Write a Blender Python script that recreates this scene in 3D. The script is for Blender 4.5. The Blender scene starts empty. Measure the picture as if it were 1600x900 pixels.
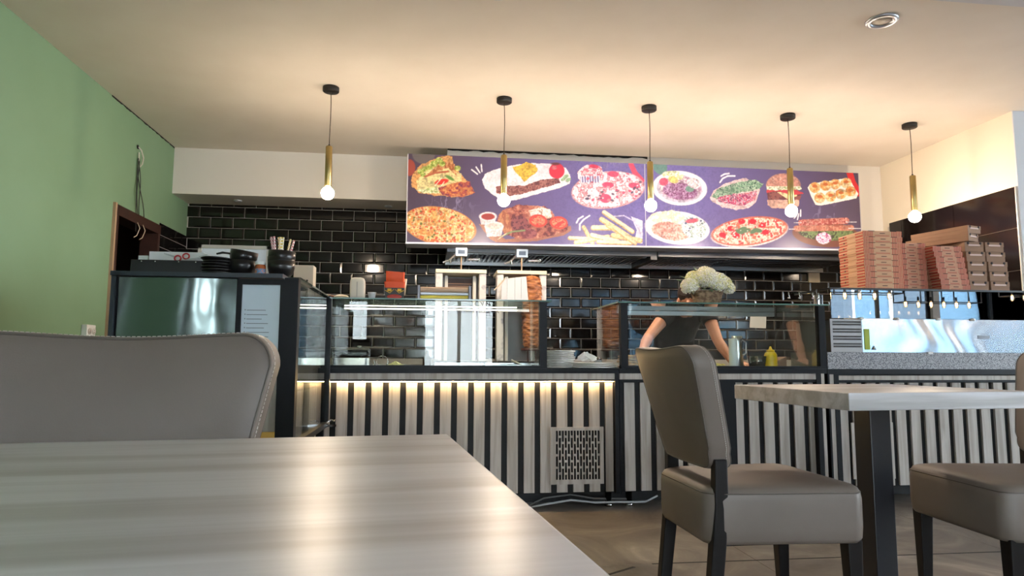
import bpy, bmesh, math, random
import numpy as np
from mathutils import Vector, Matrix
PI = math.pi
random.seed(7)
sc = bpy.context.scene
COL = sc.collection

# ------------------------------------------------------------------ camera
FPX = 1060.0; CAMZ = .87
YAW = math.radians(7.1); PITCH = math.atan(110.7 / FPX); ROLL = .0035
fw = Vector((math.sin(YAW)*math.cos(PITCH), math.cos(YAW)*math.cos(PITCH), math.sin(PITCH)))
r0 = Vector((math.cos(YAW), -math.sin(YAW), 0)); u0 = r0.cross(fw)
rt = r0*math.cos(ROLL) + u0*math.sin(ROLL); up = u0*math.cos(ROLL) - r0*math.sin(ROLL)
cam_d = bpy.data.cameras.new('camera'); cam = bpy.data.objects.new('camera', cam_d); COL.objects.link(cam)
cam_d.sensor_width = 36; cam_d.lens = FPX / 1600 * 36; cam_d.clip_start = .02; cam_d.clip_end = 200
m = Matrix((rt, up, -fw)).transposed().to_4x4(); m.translation = Vector((0, 0, CAMZ)); cam.matrix_world = m
sc.camera = cam
def pix(X, Y, Z):                     # world point -> photo pixel (arrays), used to lay out the printed menu
    dx, dy, dz = X, Y, Z - CAMZ
    a = dx*rt[0]+dy*rt[1]+dz*rt[2]; b = dx*up[0]+dy*up[1]+dz*up[2]; c = dx*fw[0]+dy*fw[1]+dz*fw[2]
    return 800+FPX*a/c, 450-FPX*b/c

# ------------------------------------------------------------------ world, exposure
sc.view_settings.view_transform = 'Standard'; sc.view_settings.look = 'None'
sc.view_settings.gamma = 1; sc.view_settings.use_curve_mapping = False
sc.view_settings.exposure = 1.2
SKY = 13.0
w = bpy.data.worlds.new('sky'); sc.world = w; w.use_nodes = True
wn = w.node_tree.nodes; wl = w.node_tree.links; wn.clear()
wo = wn.new('ShaderNodeOutputWorld'); wb = wn.new('ShaderNodeBackground')
wtc = wn.new('ShaderNodeTexCoord'); wsx = wn.new('ShaderNodeSeparateXYZ'); wr = wn.new('ShaderNodeValToRGB')
wl.new(wtc.outputs['Generated'], wsx.inputs[0]); wl.new(wsx.outputs['Z'], wr.inputs[0])
wr.color_ramp.elements[0].position = 0; wr.color_ramp.elements[0].color = (.87, .94, 1, 1)
wr.color_ramp.elements[1].position = .7; wr.color_ramp.elements[1].color = (.62, .80, 1, 1)
wl.new(wr.outputs[0], wb.inputs[0]); wb.inputs[1].default_value = SKY; wl.new(wb.outputs[0], wo.inputs[0])
cy = sc.cycles
cy.max_bounces = 10; cy.diffuse_bounces = 5; cy.glossy_bounces = 6; cy.transmission_bounces = 8
cy.transparent_max_bounces = 24; cy.sample_clamp_indirect = 6; cy.caustics_reflective = False; cy.caustics_refractive = False
BULB = 170.0          # emission of the pendant globes
LED = 42.0           # led strips of the counter

# ------------------------------------------------------------------ materials
def lin(c):
    return tuple(((v/12.92) if v <= .04045 else ((v+.055)/1.055)**2.4) for v in [x/255 for x in c])
MATS = {}
def mat(name, rgb=(128,128,128), rough=.5, metal=0, spec=.5, emis=None, es=0, coat=0, noise=None, bump=None, stretch=(1,1,1)):
    if name in MATS: return MATS[name]
    M = bpy.data.materials.new(name); M.use_nodes = True; nt = M.node_tree; b = nt.nodes['Principled BSDF']
    c = lin(rgb); b.inputs['Base Color'].default_value = (*c, 1)
    b.inputs['Roughness'].default_value = rough; b.inputs['Metallic'].default_value = metal
    b.inputs['Specular IOR Level'].default_value = spec; b.inputs['Coat Weight'].default_value = coat
    if emis: b.inputs['Emission Color'].default_value = (*lin(emis), 1); b.inputs['Emission Strength'].default_value = es
    def coords(sc_):
        tc = nt.nodes.new('ShaderNodeTexCoord'); mp = nt.nodes.new('ShaderNodeMapping')
        mp.inputs['Scale'].default_value = tuple(s*sc_ for s in stretch)
        nt.links.new(tc.outputs['Object'], mp.inputs[0]); return mp
    if noise:      # (scale, rgb2, lo, hi)
        mp = coords(noise[0]); n = nt.nodes.new('ShaderNodeTexNoise'); n.inputs['Scale'].default_value = 1; n.inputs['Detail'].default_value = 6
        nt.links.new(mp.outputs[0], n.inputs['Vector'])
        r = nt.nodes.new('ShaderNodeValToRGB'); r.color_ramp.elements[0].position = noise[2]; r.color_ramp.elements[1].position = noise[3]
        r.color_ramp.elements[0].color = (*c, 1); r.color_ramp.elements[1].color = (*lin(noise[1]), 1)
        nt.links.new(n.outputs['Fac'], r.inputs[0]); nt.links.new(r.outputs[0], b.inputs['Base Color'])
    if bump:       # (scale, strength, distance)
        mp = coords(bump[0]); n = nt.nodes.new('ShaderNodeTexNoise'); n.inputs['Scale'].default_value = 1; n.inputs['Detail'].default_value = 3
        nt.links.new(mp.outputs[0], n.inputs['Vector'])
        bp = nt.nodes.new('ShaderNodeBump'); bp.inputs['Strength'].default_value = bump[1]; bp.inputs['Distance'].default_value = bump[2]
        nt.links.new(n.outputs['Fac'], bp.inputs['Height']); nt.links.new(bp.outputs[0], b.inputs['Normal'])
    MATS[name] = M; return M
def glass(name, tint=(235,245,240), refl=1.0, base=.0, rough=0.0):
    if name in MATS: return MATS[name]
    M = bpy.data.materials.new(name); M.use_nodes = True; nt = M.node_tree; nt.nodes.clear()
    o = nt.nodes.new('ShaderNodeOutputMaterial'); mx = nt.nodes.new('ShaderNodeMixShader')
    tr = nt.nodes.new('ShaderNodeBsdfTransparent'); tr.inputs[0].default_value = (*lin(tint), 1)
    gl = nt.nodes.new('ShaderNodeBsdfGlossy'); gl.inputs['Roughness'].default_value = rough; gl.inputs[0].default_value = (1,1,1,1)
    fr = nt.nodes.new('ShaderNodeFresnel'); fr.inputs[0].default_value = 1.5
    ma = nt.nodes.new('ShaderNodeMath'); ma.operation = 'MULTIPLY_ADD'; ma.inputs[1].default_value = refl; ma.inputs[2].default_value = base; ma.use_clamp = True
    nt.links.new(fr.outputs[0], ma.inputs[0]); nt.links.new(ma.outputs[0], mx.inputs[0])
    nt.links.new(tr.outputs[0], mx.inputs[1]); nt.links.new(gl.outputs[0], mx.inputs[2]); nt.links.new(mx.outputs[0], o.inputs[0])
    MATS[name] = M; return M
def vcol(name, rough=.5, attr='Col', spec=.4, es=0.0):
    if name in MATS: return MATS[name]
    M = bpy.data.materials.new(name); M.use_nodes = True; nt = M.node_tree; b = nt.nodes['Principled BSDF']
    a = nt.nodes.new('ShaderNodeAttribute'); a.attribute_name = attr
    nt.links.new(a.outputs['Color'], b.inputs['Base Color']); b.inputs['Roughness'].default_value = rough
    b.inputs['Specular IOR Level'].default_value = spec
    if es: nt.links.new(a.outputs['Color'], b.inputs['Emission Color']); b.inputs['Emission Strength'].default_value = es
    MATS[name] = M; return M

def wood_mat(name, c1, c2, axis=0, rough=.35, scale=1.0, spec=.5):
    """pale laminate with long streaks running along one axis"""
    if name in MATS: return MATS[name]
    M = bpy.data.materials.new(name); M.use_nodes = True; nt = M.node_tree; b = nt.nodes['Principled BSDF']
    tc = nt.nodes.new('ShaderNodeTexCoord'); mp = nt.nodes.new('ShaderNodeMapping')
    s = [22*scale]*3; s[axis] = 1.3*scale; mp.inputs['Scale'].default_value = s
    nt.links.new(tc.outputs['Object'], mp.inputs[0])
    n = nt.nodes.new('ShaderNodeTexNoise'); n.inputs['Scale'].default_value = 1; n.inputs['Detail'].default_value = 5; n.inputs['Distortion'].default_value = .6
    nt.links.new(mp.outputs[0], n.inputs['Vector'])
    r = nt.nodes.new('ShaderNodeValToRGB'); e = r.color_ramp.elements
    e[0].position = .36; e[0].color = (*lin(c2), 1); e[1].position = .56; e[1].color = (*lin(c1), 1)
    nt.links.new(n.outputs['Fac'], r.inputs[0])
    mp2 = nt.nodes.new('ShaderNodeMapping'); s2 = [160*scale]*3; s2[axis] = 7*scale; mp2.inputs['Scale'].default_value = s2
    nt.links.new(tc.outputs['Object'], mp2.inputs[0])
    n2 = nt.nodes.new('ShaderNodeTexNoise'); n2.inputs['Scale'].default_value = 1; n2.inputs['Detail'].default_value = 3
    nt.links.new(mp2.outputs[0], n2.inputs['Vector'])
    mr = nt.nodes.new('ShaderNodeMapRange'); mr.inputs[1].default_value = .3; mr.inputs[2].default_value = .7; mr.inputs[3].default_value = .93; mr.inputs[4].default_value = 1.03
    nt.links.new(n2.outputs['Fac'], mr.inputs[0])
    mx = nt.nodes.new('ShaderNodeMix'); mx.data_type = 'RGBA'; mx.blend_type = 'MULTIPLY'; mx.inputs[0].default_value = 1
    nt.links.new(r.outputs[0], mx.inputs[6]); nt.links.new(mr.outputs[0], mx.inputs[7]); nt.links.new(mx.outputs[2], b.inputs['Base Color'])
    b.inputs['Roughness'].default_value = rough; b.inputs['Specular IOR Level'].default_value = spec
    MATS[name] = M; return M

black_frame = mat('black_powder_coat', (12,13,17), .45, spec=.2)
cream = mat('cream_paint', (228,220,210), .85, noise=(3,(222,213,202),.3,.7))
white_paint = mat('white_paint', (222,216,208), .8)
green_paint = mat('green_paint', (126,156,124), .75, noise=(1.2,(118,148,114),.3,.7), bump=(160,.08,.002))
steel = mat('brushed_steel', (190,192,194), .28, 1)
chrome = mat('chrome', (215,215,218), .12, 1)
dark_metal = mat('dark_metal', (40,40,42), .4, .6)
brass = mat('brass', (168,148,98), .32, 1)
tile_black = mat('glazed_black_tile', (11,10,11), .09, spec=.6)
grout = mat('grey_grout', (186,180,174), .9)
leather = mat('taupe_leather', (114,103,95), .45, noise=(5,(108,97,89),.35,.65), bump=(420,.18,.001))
piping_m = mat('leather_seam', (92,84,76), .6)
thread = mat('pale_thread', (196,190,182), .8)
dark_wood = mat('wenge_wood', (13,10,10), .4, spec=.25, noise=(14,(20,15,14),.3,.7), stretch=(1,1,.2))
white_plastic = mat('white_plastic', (232,232,230), .4)
black_plastic = mat('black_plastic', (20,20,22), .35)
porcelain = mat('white_porcelain', (232,230,224), .25)
paper = mat('white_paper', (235,236,236), .8)
skin = mat('skin', (205,150,122), .5, noise=(20,(196,138,112),.3,.7))
laminate_x = wood_mat('pale_oak_laminate', (196,195,197), (166,163,162), 0, .33, .8)
slat_mat = wood_mat('whitewashed_slat_wood', (178,169,160), (152,142,131), 2, .55, 1.2)
pane = glass('clear_pane', (250,253,251), .34, .0)

# ------------------------------------------------------------------ mesh builder
class MB:
    def __init__(s): s.v = []; s.f = []; s.mi = []; s.sm = []
    def add(s, vs, fs, mi=0, smooth=False):
        o = len(s.v); s.v += [tuple(p) for p in vs]
        for f in fs: s.f.append(tuple(i+o for i in f)); s.mi.append(mi); s.sm.append(smooth)
        return s
    def box(s, x0, x1, y0, y1, z0, z1, mi=0):
        return s.add([(x0,y0,z0),(x1,y0,z0),(x1,y1,z0),(x0,y1,z0),(x0,y0,z1),(x1,y0,z1),(x1,y1,z1),(x0,y1,z1)],
                     [(0,3,2,1),(4,5,6,7),(0,1,5,4),(1,2,6,5),(2,3,7,6),(3,0,4,7)], mi)
    def hexa(s, lo, hi, mi=0):
        return s.add(list(lo)+list(hi), [(0,3,2,1),(4,5,6,7),(0,1,5,4),(1,2,6,5),(2,3,7,6),(3,0,4,7)], mi)
    def tube(s, pts, r, n=10, mi=0, cap=True, closed=False):
        P = [Vector(p) for p in pts]; R = r if isinstance(r, (list, tuple)) else [r]*len(P)
        vs = []; prev = None
        for i, p in enumerate(P):
            a = P[i-1] if (i > 0 or closed) else P[i]; b = P[(i+1) % len(P)] if (i < len(P)-1 or closed) else P[i]
            t = (b-a).normalized()
            if prev is None:
                n1 = t.orthogonal().normalized()
            else:
                n1 = (prev - t*prev.dot(t)); n1 = n1.normalized() if n1.length > 1e-6 else t.orthogonal().normalized()
            prev = n1; n2 = t.cross(n1)
            for k in range(n):
                a_ = 2*PI*k/n; vs.append(p + (n1*math.cos(a_)+n2*math.sin(a_))*R[i])
        fs = []; L = len(P)
        for i in range(L if closed else L-1):
            j = (i+1) % L
            for k in range(n): fs.append((i*n+k, i*n+(k+1) % n, j*n+(k+1) % n, j*n+k))
        s.add(vs, fs, mi, True)
        if cap and not closed:
            s.add(vs[:n], [tuple(range(n))[::-1]], mi); s.add(vs[-n:], [tuple(range(n))], mi)
        return s
    def cyl(s, c, r, h, n=24, mi=0, axis=2, r2=None):
        a = Vector(c); b = a.copy(); b[axis] += h
        return s.tube([a, b], [r, r if r2 is None else r2], n, mi)
    def lathe(s, prof, n=32, mi=0, c=(0,0,0), smooth=True, a0=0.0, a1=2*PI):
        vs = []; full = abs(a1-a0-2*PI) < 1e-6; m_ = n if full else n+1
        for (r, z) in prof:
            for k in range(m_):
                a = a0+(a1-a0)*k/n; vs.append((c[0]+r*math.cos(a), c[1]+r*math.sin(a), c[2]+z))
        fs = []
        for i in range(len(prof)-1):
            for k in range(n):
                k2 = (k+1) % m_
                fs.append((i*m_+k, i*m_+k2, (i+1)*m_+k2, (i+1)*m_+k))
        return s.add(vs, fs, mi, smooth)
    def prism(s, poly, z0, z1, mi=0, axis=2):
        n = len(poly)
        def P(a, b, c): return {2:(a,b,c), 1:(a,c,b), 0:(c,a,b)}[axis]
        vs = [P(a,b,z0) for a,b in poly]+[P(a,b,z1) for a,b in poly]
        fs = [tuple(range(n))[::-1], tuple(range(n,2*n))]+[(i,(i+1)%n,n+(i+1)%n,n+i) for i in range(n)]
        return s.add(vs, fs, mi)
    def ell(s, c, r, n=16, m_=10, mi=0):
        vs = []; fs = []
        for i in range(m_+1):
            t = PI*i/m_
            for k in range(n):
                a = 2*PI*k/n; vs.append((c[0]+r[0]*math.sin(t)*math.cos(a), c[1]+r[1]*math.sin(t)*math.sin(a), c[2]-r[2]*math.cos(t)))
        for i in range(m_):
            for k in range(n): fs.append((i*n+k, i*n+(k+1)%n, (i+1)*n+(k+1)%n, (i+1)*n+k))
        return s.add(vs, fs, mi, True)
    def loft(s, rings, mi=0, cap0=True, cap1=True, smooth=True):
        n = len(rings[0]); vs = [p for r in rings for p in r]; fs = []
        for i in range(len(rings)-1):
            for k in range(n): fs.append((i*n+k, i*n+(k+1)%n, (i+1)*n+(k+1)%n, (i+1)*n+k))
        if cap0: fs.append(tuple(range(n))[::-1])
        if cap1: o = (len(rings)-1)*n; fs.append(tuple(range(o, o+n)))
        return s.add(vs, fs, mi, smooth)
    def build(s, name, mats, parent=None, bevel=0, loc=None, rot=None, seg=2):
        me = bpy.data.meshes.new(name); me.from_pydata(s.v, [], s.f)
        if not isinstance(mats, (list, tuple)): mats = [mats]
        for m_ in mats: me.materials.append(m_)
        me.polygons.foreach_set('material_index', s.mi); me.polygons.foreach_set('use_smooth', s.sm)
        me.validate(); me.update()
        bm = bmesh.new(); bm.from_mesh(me); bmesh.ops.recalc_face_normals(bm, faces=bm.faces); bm.to_mesh(me); bm.free()
        o = bpy.data.objects.new(name, me); COL.objects.link(o)
        if parent: o.parent = parent
        if loc: o.location = loc
        if rot: o.rotation_euler = rot
        if bevel:
            b = o.modifiers.new('bevel', 'BEVEL'); b.width = bevel; b.segments = seg; b.limit_method = 'ANGLE'; b.angle_limit = math.radians(40)
        return o
def tag(o, label, cat, group=None, kind=None):
    o['label'] = label; o['category'] = cat
    if group: o['group'] = group
    if kind: o['kind'] = kind
    return o
def thing(name, label, cat, loc=(0,0,0), rz=0, group=None):
    o = bpy.data.objects.new(name, None); COL.objects.link(o); o.location = loc; o.rotation_euler = (0,0,rz); o.empty_display_size = .05
    return tag(o, label, cat, group)
def struct(name, mb, mats, bevel=0):
    o = mb.build(name, mats, bevel=bevel); o['kind'] = 'structure'; return o
def kids(o): return [c for c in COL.objects if c.parent == o]
def dup(o, loc=None, rz=None, label=None, group=None, parent=None):
    c = o.copy(); COL.objects.link(c)
    if parent: c.parent = parent
    if loc is not None: c.location = loc
    if rz is not None: c.rotation_euler = (0,0,rz)
    if label: c['label'] = label
    if group: c['group'] = group
    for k in kids(o): dup(k, parent=c)
    return c
ORD = ['topmost','second from the top','third from the top','fourth from the top','fifth from the top','sixth from the top','seventh from the top','eighth from the top','ninth from the top','tenth from the top','eleventh from the top']
def text(name, body, size, m_, parent, loc, rot, extrude=.0006):
    cu = bpy.data.curves.new(name, 'FONT'); cu.body = body; cu.size = size; cu.extrude = extrude; cu.align_x = 'CENTER'; cu.align_y = 'CENTER'
    tmp = bpy.data.objects.new('tmp', cu); me = bpy.data.meshes.new_from_object(tmp); me.materials.clear(); me.materials.append(m_)
    o = bpy.data.objects.new(name, me); COL.objects.link(o); o.parent = parent; o.location = loc; o.rotation_euler = rot
    bpy.data.objects.remove(tmp); return o

# ================================================================== THE ROOM
XL, XR, YB, HC = -2.22, 4.25, 6.5, 2.70
YF, XE, YP = -4.5, 12.6, 4.35
# floor: big slate-look tiles
fm = bpy.data.materials.new('slate_floor'); fm.use_nodes = True; nt = fm.node_tree; b = nt.nodes['Principled BSDF']
tc = nt.nodes.new('ShaderNodeTexCoord'); n1 = nt.nodes.new('ShaderNodeTexNoise'); n1.inputs['Scale'].default_value = 1.6; n1.inputs['Detail'].default_value = 9; n1.inputs['Roughness'].default_value = .62; n1.inputs['Distortion'].default_value = 1.4
nt.links.new(tc.outputs['Object'], n1.inputs['Vector'])
r = nt.nodes.new('ShaderNodeValToRGB'); nt.links.new(n1.outputs['Fac'], r.inputs[0]); e = r.color_ramp.elements
e[0].position = .32; e[0].color = (*lin((98,89,82)), 1); e[1].position = .72; e[1].color = (*lin((206,196,182)), 1)
x = e.new(.5); x.color = (*lin((132,121,111)), 1); x = e.new(.6); x.color = (*lin((156,144,132)), 1)
nt.links.new(r.outputs[0], b.inputs['Base Color']); b.inputs['Roughness'].default_value = .42
bp = nt.nodes.new('ShaderNodeBump'); bp.inputs['Strength'].default_value = .35; bp.inputs['Distance'].default_value = .01
nt.links.new(n1.outputs['Fac'], bp.inputs['Height']); nt.links.new(bp.outputs[0], b.inputs['Normal'])
f = MB()
ys = [YF, -2.54, -1.33, -.12, 1.09, 2.30-.6, 2.912, 4.12, 5.33, YB]; xs = [XL+1.22*k for k in range(13)]
for i in range(len(ys)-1):
    for k in range(len(xs)-1):
        f.box(xs[k]+.0012, min(xs[k+1], XE+.2)-.0012, ys[i]+.0012, ys[i+1]-.0012, -.05, 0)
f.box(XL-1.6, XE+.5, YF, YB, -.06, -.004, 1)
f.box(.97, 6.0, 2.905, 2.915, -.002, .0008, 2)
gx = f
gx.hexa([(.715,2.775,-.002),(.73,2.77,-.002),(.885,2.87,-.002),(.875,2.88,-.002)], [(.715,2.775,.0015),(.73,2.77,.0015),(.885,2.87,.0015),(.875,2.88,.0015)], 2)
struct('floor', f, [fm, mat('floor_grout', (58,52,48), .9), mat('black_joint', (14,13,13), .6)])
struct('ceiling', MB().box(XL-.1, XE+.1, YF-.1, YB+.1, HC, HC+.1), cream)
# left wall with doorway
DY0, DY1, DZ = 5.055, 5.84, 1.955
wl_ = MB()
wl_.box(XL-.12, XL, YF, -3.9, 0, HC); wl_.box(XL-.12, XL, -3.9, -.9, 0, .5); wl_.box(XL-.12, XL, -3.9, -.9, 2.45, HC); wl_.box(XL-.12, XL, -.9, DY0, 0, HC); wl_.box(XL-.12, XL, DY1, YB+.1, 0, HC); wl_.box(XL-.12, XL, DY0, DY1, DZ, HC)
struct('wall_left', wl_, green_paint)
# recess behind the doorway
rc = MB(); rc.box(XL-1.3, XL-1.25, DY0-.4, DY1+.5, 0, 2.3); rc.box(XL-1.3, XL-.12, DY0-.45, DY0-.4, 0, 2.3); rc.box(XL-1.3, XL-.12, DY1+.5, DY1+.55, 0, 2.3); rc.box(XL-1.3, XL-.12, DY0-.45, DY1+.55, 2.3, 2.35)
struct('wall_passage', rc, mat('dark_passage', (58,46,40), .8))
dr = bpy.data.objects.new('door_1', None); COL.objects.link(dr); dr.location = (XL, (DY0+DY1)/2, 0); dr['kind'] = 'structure'
hw = (DY1-DY0)/2
brown = mat('dark_brown_frame', (62,36,28), .5, noise=(12,(48,28,22),.3,.7))
MB().box(-.12,.018,-hw-.005,-hw+.035,0,DZ).build('jamb', brown, dr)
MB().box(-.12,.018,hw-.035,hw+.005,0,DZ).build('jamb', brown, dr)
MB().box(-.12,.022,-hw-.005,hw+.005,DZ-.075,DZ).build('lintel', brown, dr)
MB().box(.0,.02,-hw-.03,-hw-.005,0,DZ+.01).build('edge_strip', mat('raw_edge', (170,140,112), .8), dr)
MB().box(-.9,-.86,-hw+.02,-hw+.18,0,1.93).box(-.86,-.845,-hw+.03,-hw+.08,.3,1.85).build('door_leaf', mat('beige_door', (196,172,140), .6), dr)

# subway tile walls (raised bevelled tiles on grout)
def tiles(mb, x0, x1, z0, z1, pw, ph, ox, oz, place, gap=.0035, bev=.012, h=.007, half=True):
    k0 = int(math.floor((z0-oz)/ph))-1
    for k in range(k0, k0+int((z1-z0)/ph)+4):
        a, c = max(oz+k*ph+gap/2, z0), min(oz+(k+1)*ph-gap/2, z1)
        if c-a < .012: continue
        off = ox + (pw/2 if (half and k % 2) else 0)
        j0 = int(math.floor((x0-off)/pw))-1
        for j in range(j0, j0+int((x1-x0)/pw)+4):
            p, q = max(off+j*pw+gap/2, x0), min(off+(j+1)*pw-gap/2, x1)
            if q-p < .012: continue
            bb = min(bev, (q-p)*.3, (c-a)*.3)
            lo = [place(p,a,0), place(q,a,0), place(q,c,0), place(p,c,0)]
            md = [place(p,a,h*.35), place(q,a,h*.35), place(q,c,h*.35), place(p,c,h*.35)]
            hi = [place(p+bb,a+bb,h), place(q-bb,a+bb,h), place(q-bb,c-bb,h), place(p+bb,c-bb,h)]
            mb.add(lo+md+hi, [(0,1,5,4),(1,2,6,5),(2,3,7,6),(3,0,4,7),(4,5,9,8),(5,6,10,9),(6,7,11,10),(7,4,8,11),(8,9,10,11)], 1)
wb_ = MB(); wb_.box(XL-.1, XE, YB, YB+.1, 0, HC, 0)
tiles(wb_, XL, XR, .868, 2.30, .2, .1, 1.29, 1.168, lambda u,v,h: (u, YB-h, v))
struct('wall_back', wb_, [grout, tile_black])
lt = MB(); lt.box(XL, XL+.002, DY1+.02, YB, .87, 1.985)
tiles(lt, DY1+.02, YB, .87, 1.985, .2, .1, 5.86, .985, lambda u,v,h: (XL+.002+h, u, v))
struct('trim_1', lt, [grout, tile_black])
# ceiling drops over the counter
bulk = MB().box(XL, .15, 6.1, YB, 2.29, HC); struct('trim_2', bulk, white_paint)
bulk = MB().box(.15, XR, 5.82, YB, 2.36, HC); bulk.box(4.02, XR, 5.82, YB, 2.02, 2.36); struct('trim_3', bulk, white_paint)
# ragged dark cracks under the ceiling
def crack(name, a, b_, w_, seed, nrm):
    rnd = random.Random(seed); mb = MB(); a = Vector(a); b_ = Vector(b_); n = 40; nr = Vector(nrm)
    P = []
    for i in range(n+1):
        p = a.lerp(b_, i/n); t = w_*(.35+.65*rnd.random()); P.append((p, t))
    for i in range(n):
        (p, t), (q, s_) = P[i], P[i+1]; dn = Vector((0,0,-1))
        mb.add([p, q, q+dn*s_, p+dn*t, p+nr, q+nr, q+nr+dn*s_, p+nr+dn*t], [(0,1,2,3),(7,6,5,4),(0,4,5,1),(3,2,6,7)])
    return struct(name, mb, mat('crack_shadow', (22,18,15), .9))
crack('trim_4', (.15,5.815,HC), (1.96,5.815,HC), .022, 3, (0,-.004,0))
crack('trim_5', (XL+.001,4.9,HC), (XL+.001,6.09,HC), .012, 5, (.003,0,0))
# right wall: cream above, large glossy tiles below; front face of the pier
wr_ = MB(); wr_.box(XR, XR+.1, YP, YB+.1, 0, HC); struct('wall_right', wr_, mat('warm_cream_paint', (236,226,208), .8))
rt_ = MB(); rt_.box(XR-.004, XR, YP+.0, 5.72, .8, 2.135, 0)
bigtile = mat('large_black_tile', (24,18,17), .12, spec=.5)
ez = [.9, 1.21, 1.52, 1.83, 2.135]; ey = [YP+.002, 4.948, 5.56, 5.72]
for i in range(4):
    for k in range(3): rt_.box(XR-.012, XR-.004, ey[k]+.002, ey[k+1]-.002, ez[i]+.002, ez[i+1]-.002, 1)
rt_.box(XR-.016, XR-.002, 5.722, 5.737, .8, 2.10, 2); rt_.box(XR-.016, XR+.0, YP-.002, YP+.006, .8, 2.135, 2)
struct('trim_6', rt_, [mat('pale_joint', (176,160,140), .7), bigtile, mat('edge_profile', (214,206,196), .4, .3)])
struct('wall_pier', MB().box(XR+.0, XE+.1, YP-.01, YP, 0, HC), mat('cool_white_paint', (214,216,220), .8))
# beam across the dining area near the top right corner of the view
struct('trim_7', MB().box(1.9, XE, -.6, 2.985, HC-.012, HC+.02), mat('cool_ceiling_paint', (206,206,210), .85))
# window wall behind the camera; high transoms added to throw daylight on the foreground
WN = [(-1.46,-1.02,1.15,1.95), (-.10,1.25,.55,2.60), (1.35,3.60,2.14,2.60), (3.70,4.32,.02,2.60), (4.42,7.60,2.14,2.60), (7.7,9.95,.25,2.5), (10.1,12.5,.25,2.5)]
wf = MB(); xs_ = [XL-.1]
px_ = XL-.1
for (a,c,z0,z1) in WN:
    wf.box(px_, a, YF-.2, YF, 0, HC); wf.box(a, c, YF-.2, YF, 0, z0); wf.box(a, c, YF-.2, YF, z1, HC); px_ = c
wf.box(px_, XE+.1, YF-.2, YF, 0, HC); struct('wall_front', wf, cream)
struct('wall_end', MB().box(XE, XE+.1, YF, YP, 0, .4).box(XE, XE+.1, YF, YP, 2.5, HC).box(XE, XE+.1, YF, -4.2, .4, 2.5).box(XE, XE+.1, 3.9, YP, .4, 2.5).box(XE, XE+.1, -.3, .1, .4, 2.5), cream)
for i, (a,c,z0,z1) in enumerate(WN):
    o = bpy.data.objects.new('door_2' if i == 3 else 'window_%d' % (i+1), None); COL.objects.link(o); o.location = ((a+c)/2, YF-.1, z0); o['kind'] = 'structure'
    h_ = (c-a)/2; H_ = z1-z0; fr = MB()
    fr.box(-h_,h_,-.03,.03,0,.06); fr.box(-h_,h_,-.03,.03,H_-.06,H_); fr.box(-h_,-h_+.06,-.03,.03,.06,H_-.06); fr.box(h_-.06,h_,-.03,.03,.06,H_-.06)
    if h_ > .5: fr.box(-.03,.03,-.03,.03,.06,H_-.06)
    fr.build('window_frame', black_frame, o)
    MB().box(-h_+.06,h_-.06,-.004,.004,.06,H_-.06).build('pane', glass('window_pane', (250,252,252), 1.0, 0), o)
def added_side_window(n, x, y0, y1, z0, z1):  # unseen left and end wall windows, added to let in more daylight
    o = bpy.data.objects.new('window_%d' % n, None); COL.objects.link(o); o.location = (x,(y0+y1)/2,z0); o['kind'] = 'structure'; h_ = (y1-y0)/2; H_ = z1-z0; fr = MB()
    fr.box(-.03,.03,-h_,h_,0,.06); fr.box(-.03,.03,-h_,h_,H_-.06,H_)
    for c in (-h_+.03, -h_/3, h_/3, h_-.03): fr.box(-.03,.03,c-.03,c+.03,.06,H_-.06)
    fr.build('window_frame', black_frame, o); MB().box(-.004,.004,-h_+.06,h_-.06,.06,H_-.06).build('pane', glass('window_pane'), o)
added_side_window(8, XL-.06, -3.9, -.9, .5, 2.45); added_side_window(9, XE+.05, -4.2, -.3, .4, 2.5); added_side_window(10, XE+.05, .1, 3.9, .4, 2.5)
struct('pavement', MB().box(-14, 26, -16, 8, -.34, -.26), mat('pavement', (150,150,150), .9))
# the building across the street, seen only in reflections
bd = thing('street_building', 'pale blue rendered building across the street, mirrored in the glass guard', 'building', (9,-12,-.26))
fb = mat('pale_blue_render', (96,124,142), .8)
MB().box(-6,15,-4,0,0,4.6).prism([(0.2,4.6),(3.6,4.6),(1.9,6.4)],-4,0,0,1).build('wall', fb, bd)
for wx in (-3.6,-1.0,3.6,6.2,9.6,12.4):
    wnd = MB().box(wx-.7,wx+.7,0,.06,2.2,3.7).build('window', white_paint, bd); MB().box(wx-.6,wx+.6,.06,.08,2.3,3.6).build('pane', mat('dark_glazing', (60,78,92), .1), wnd)

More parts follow.
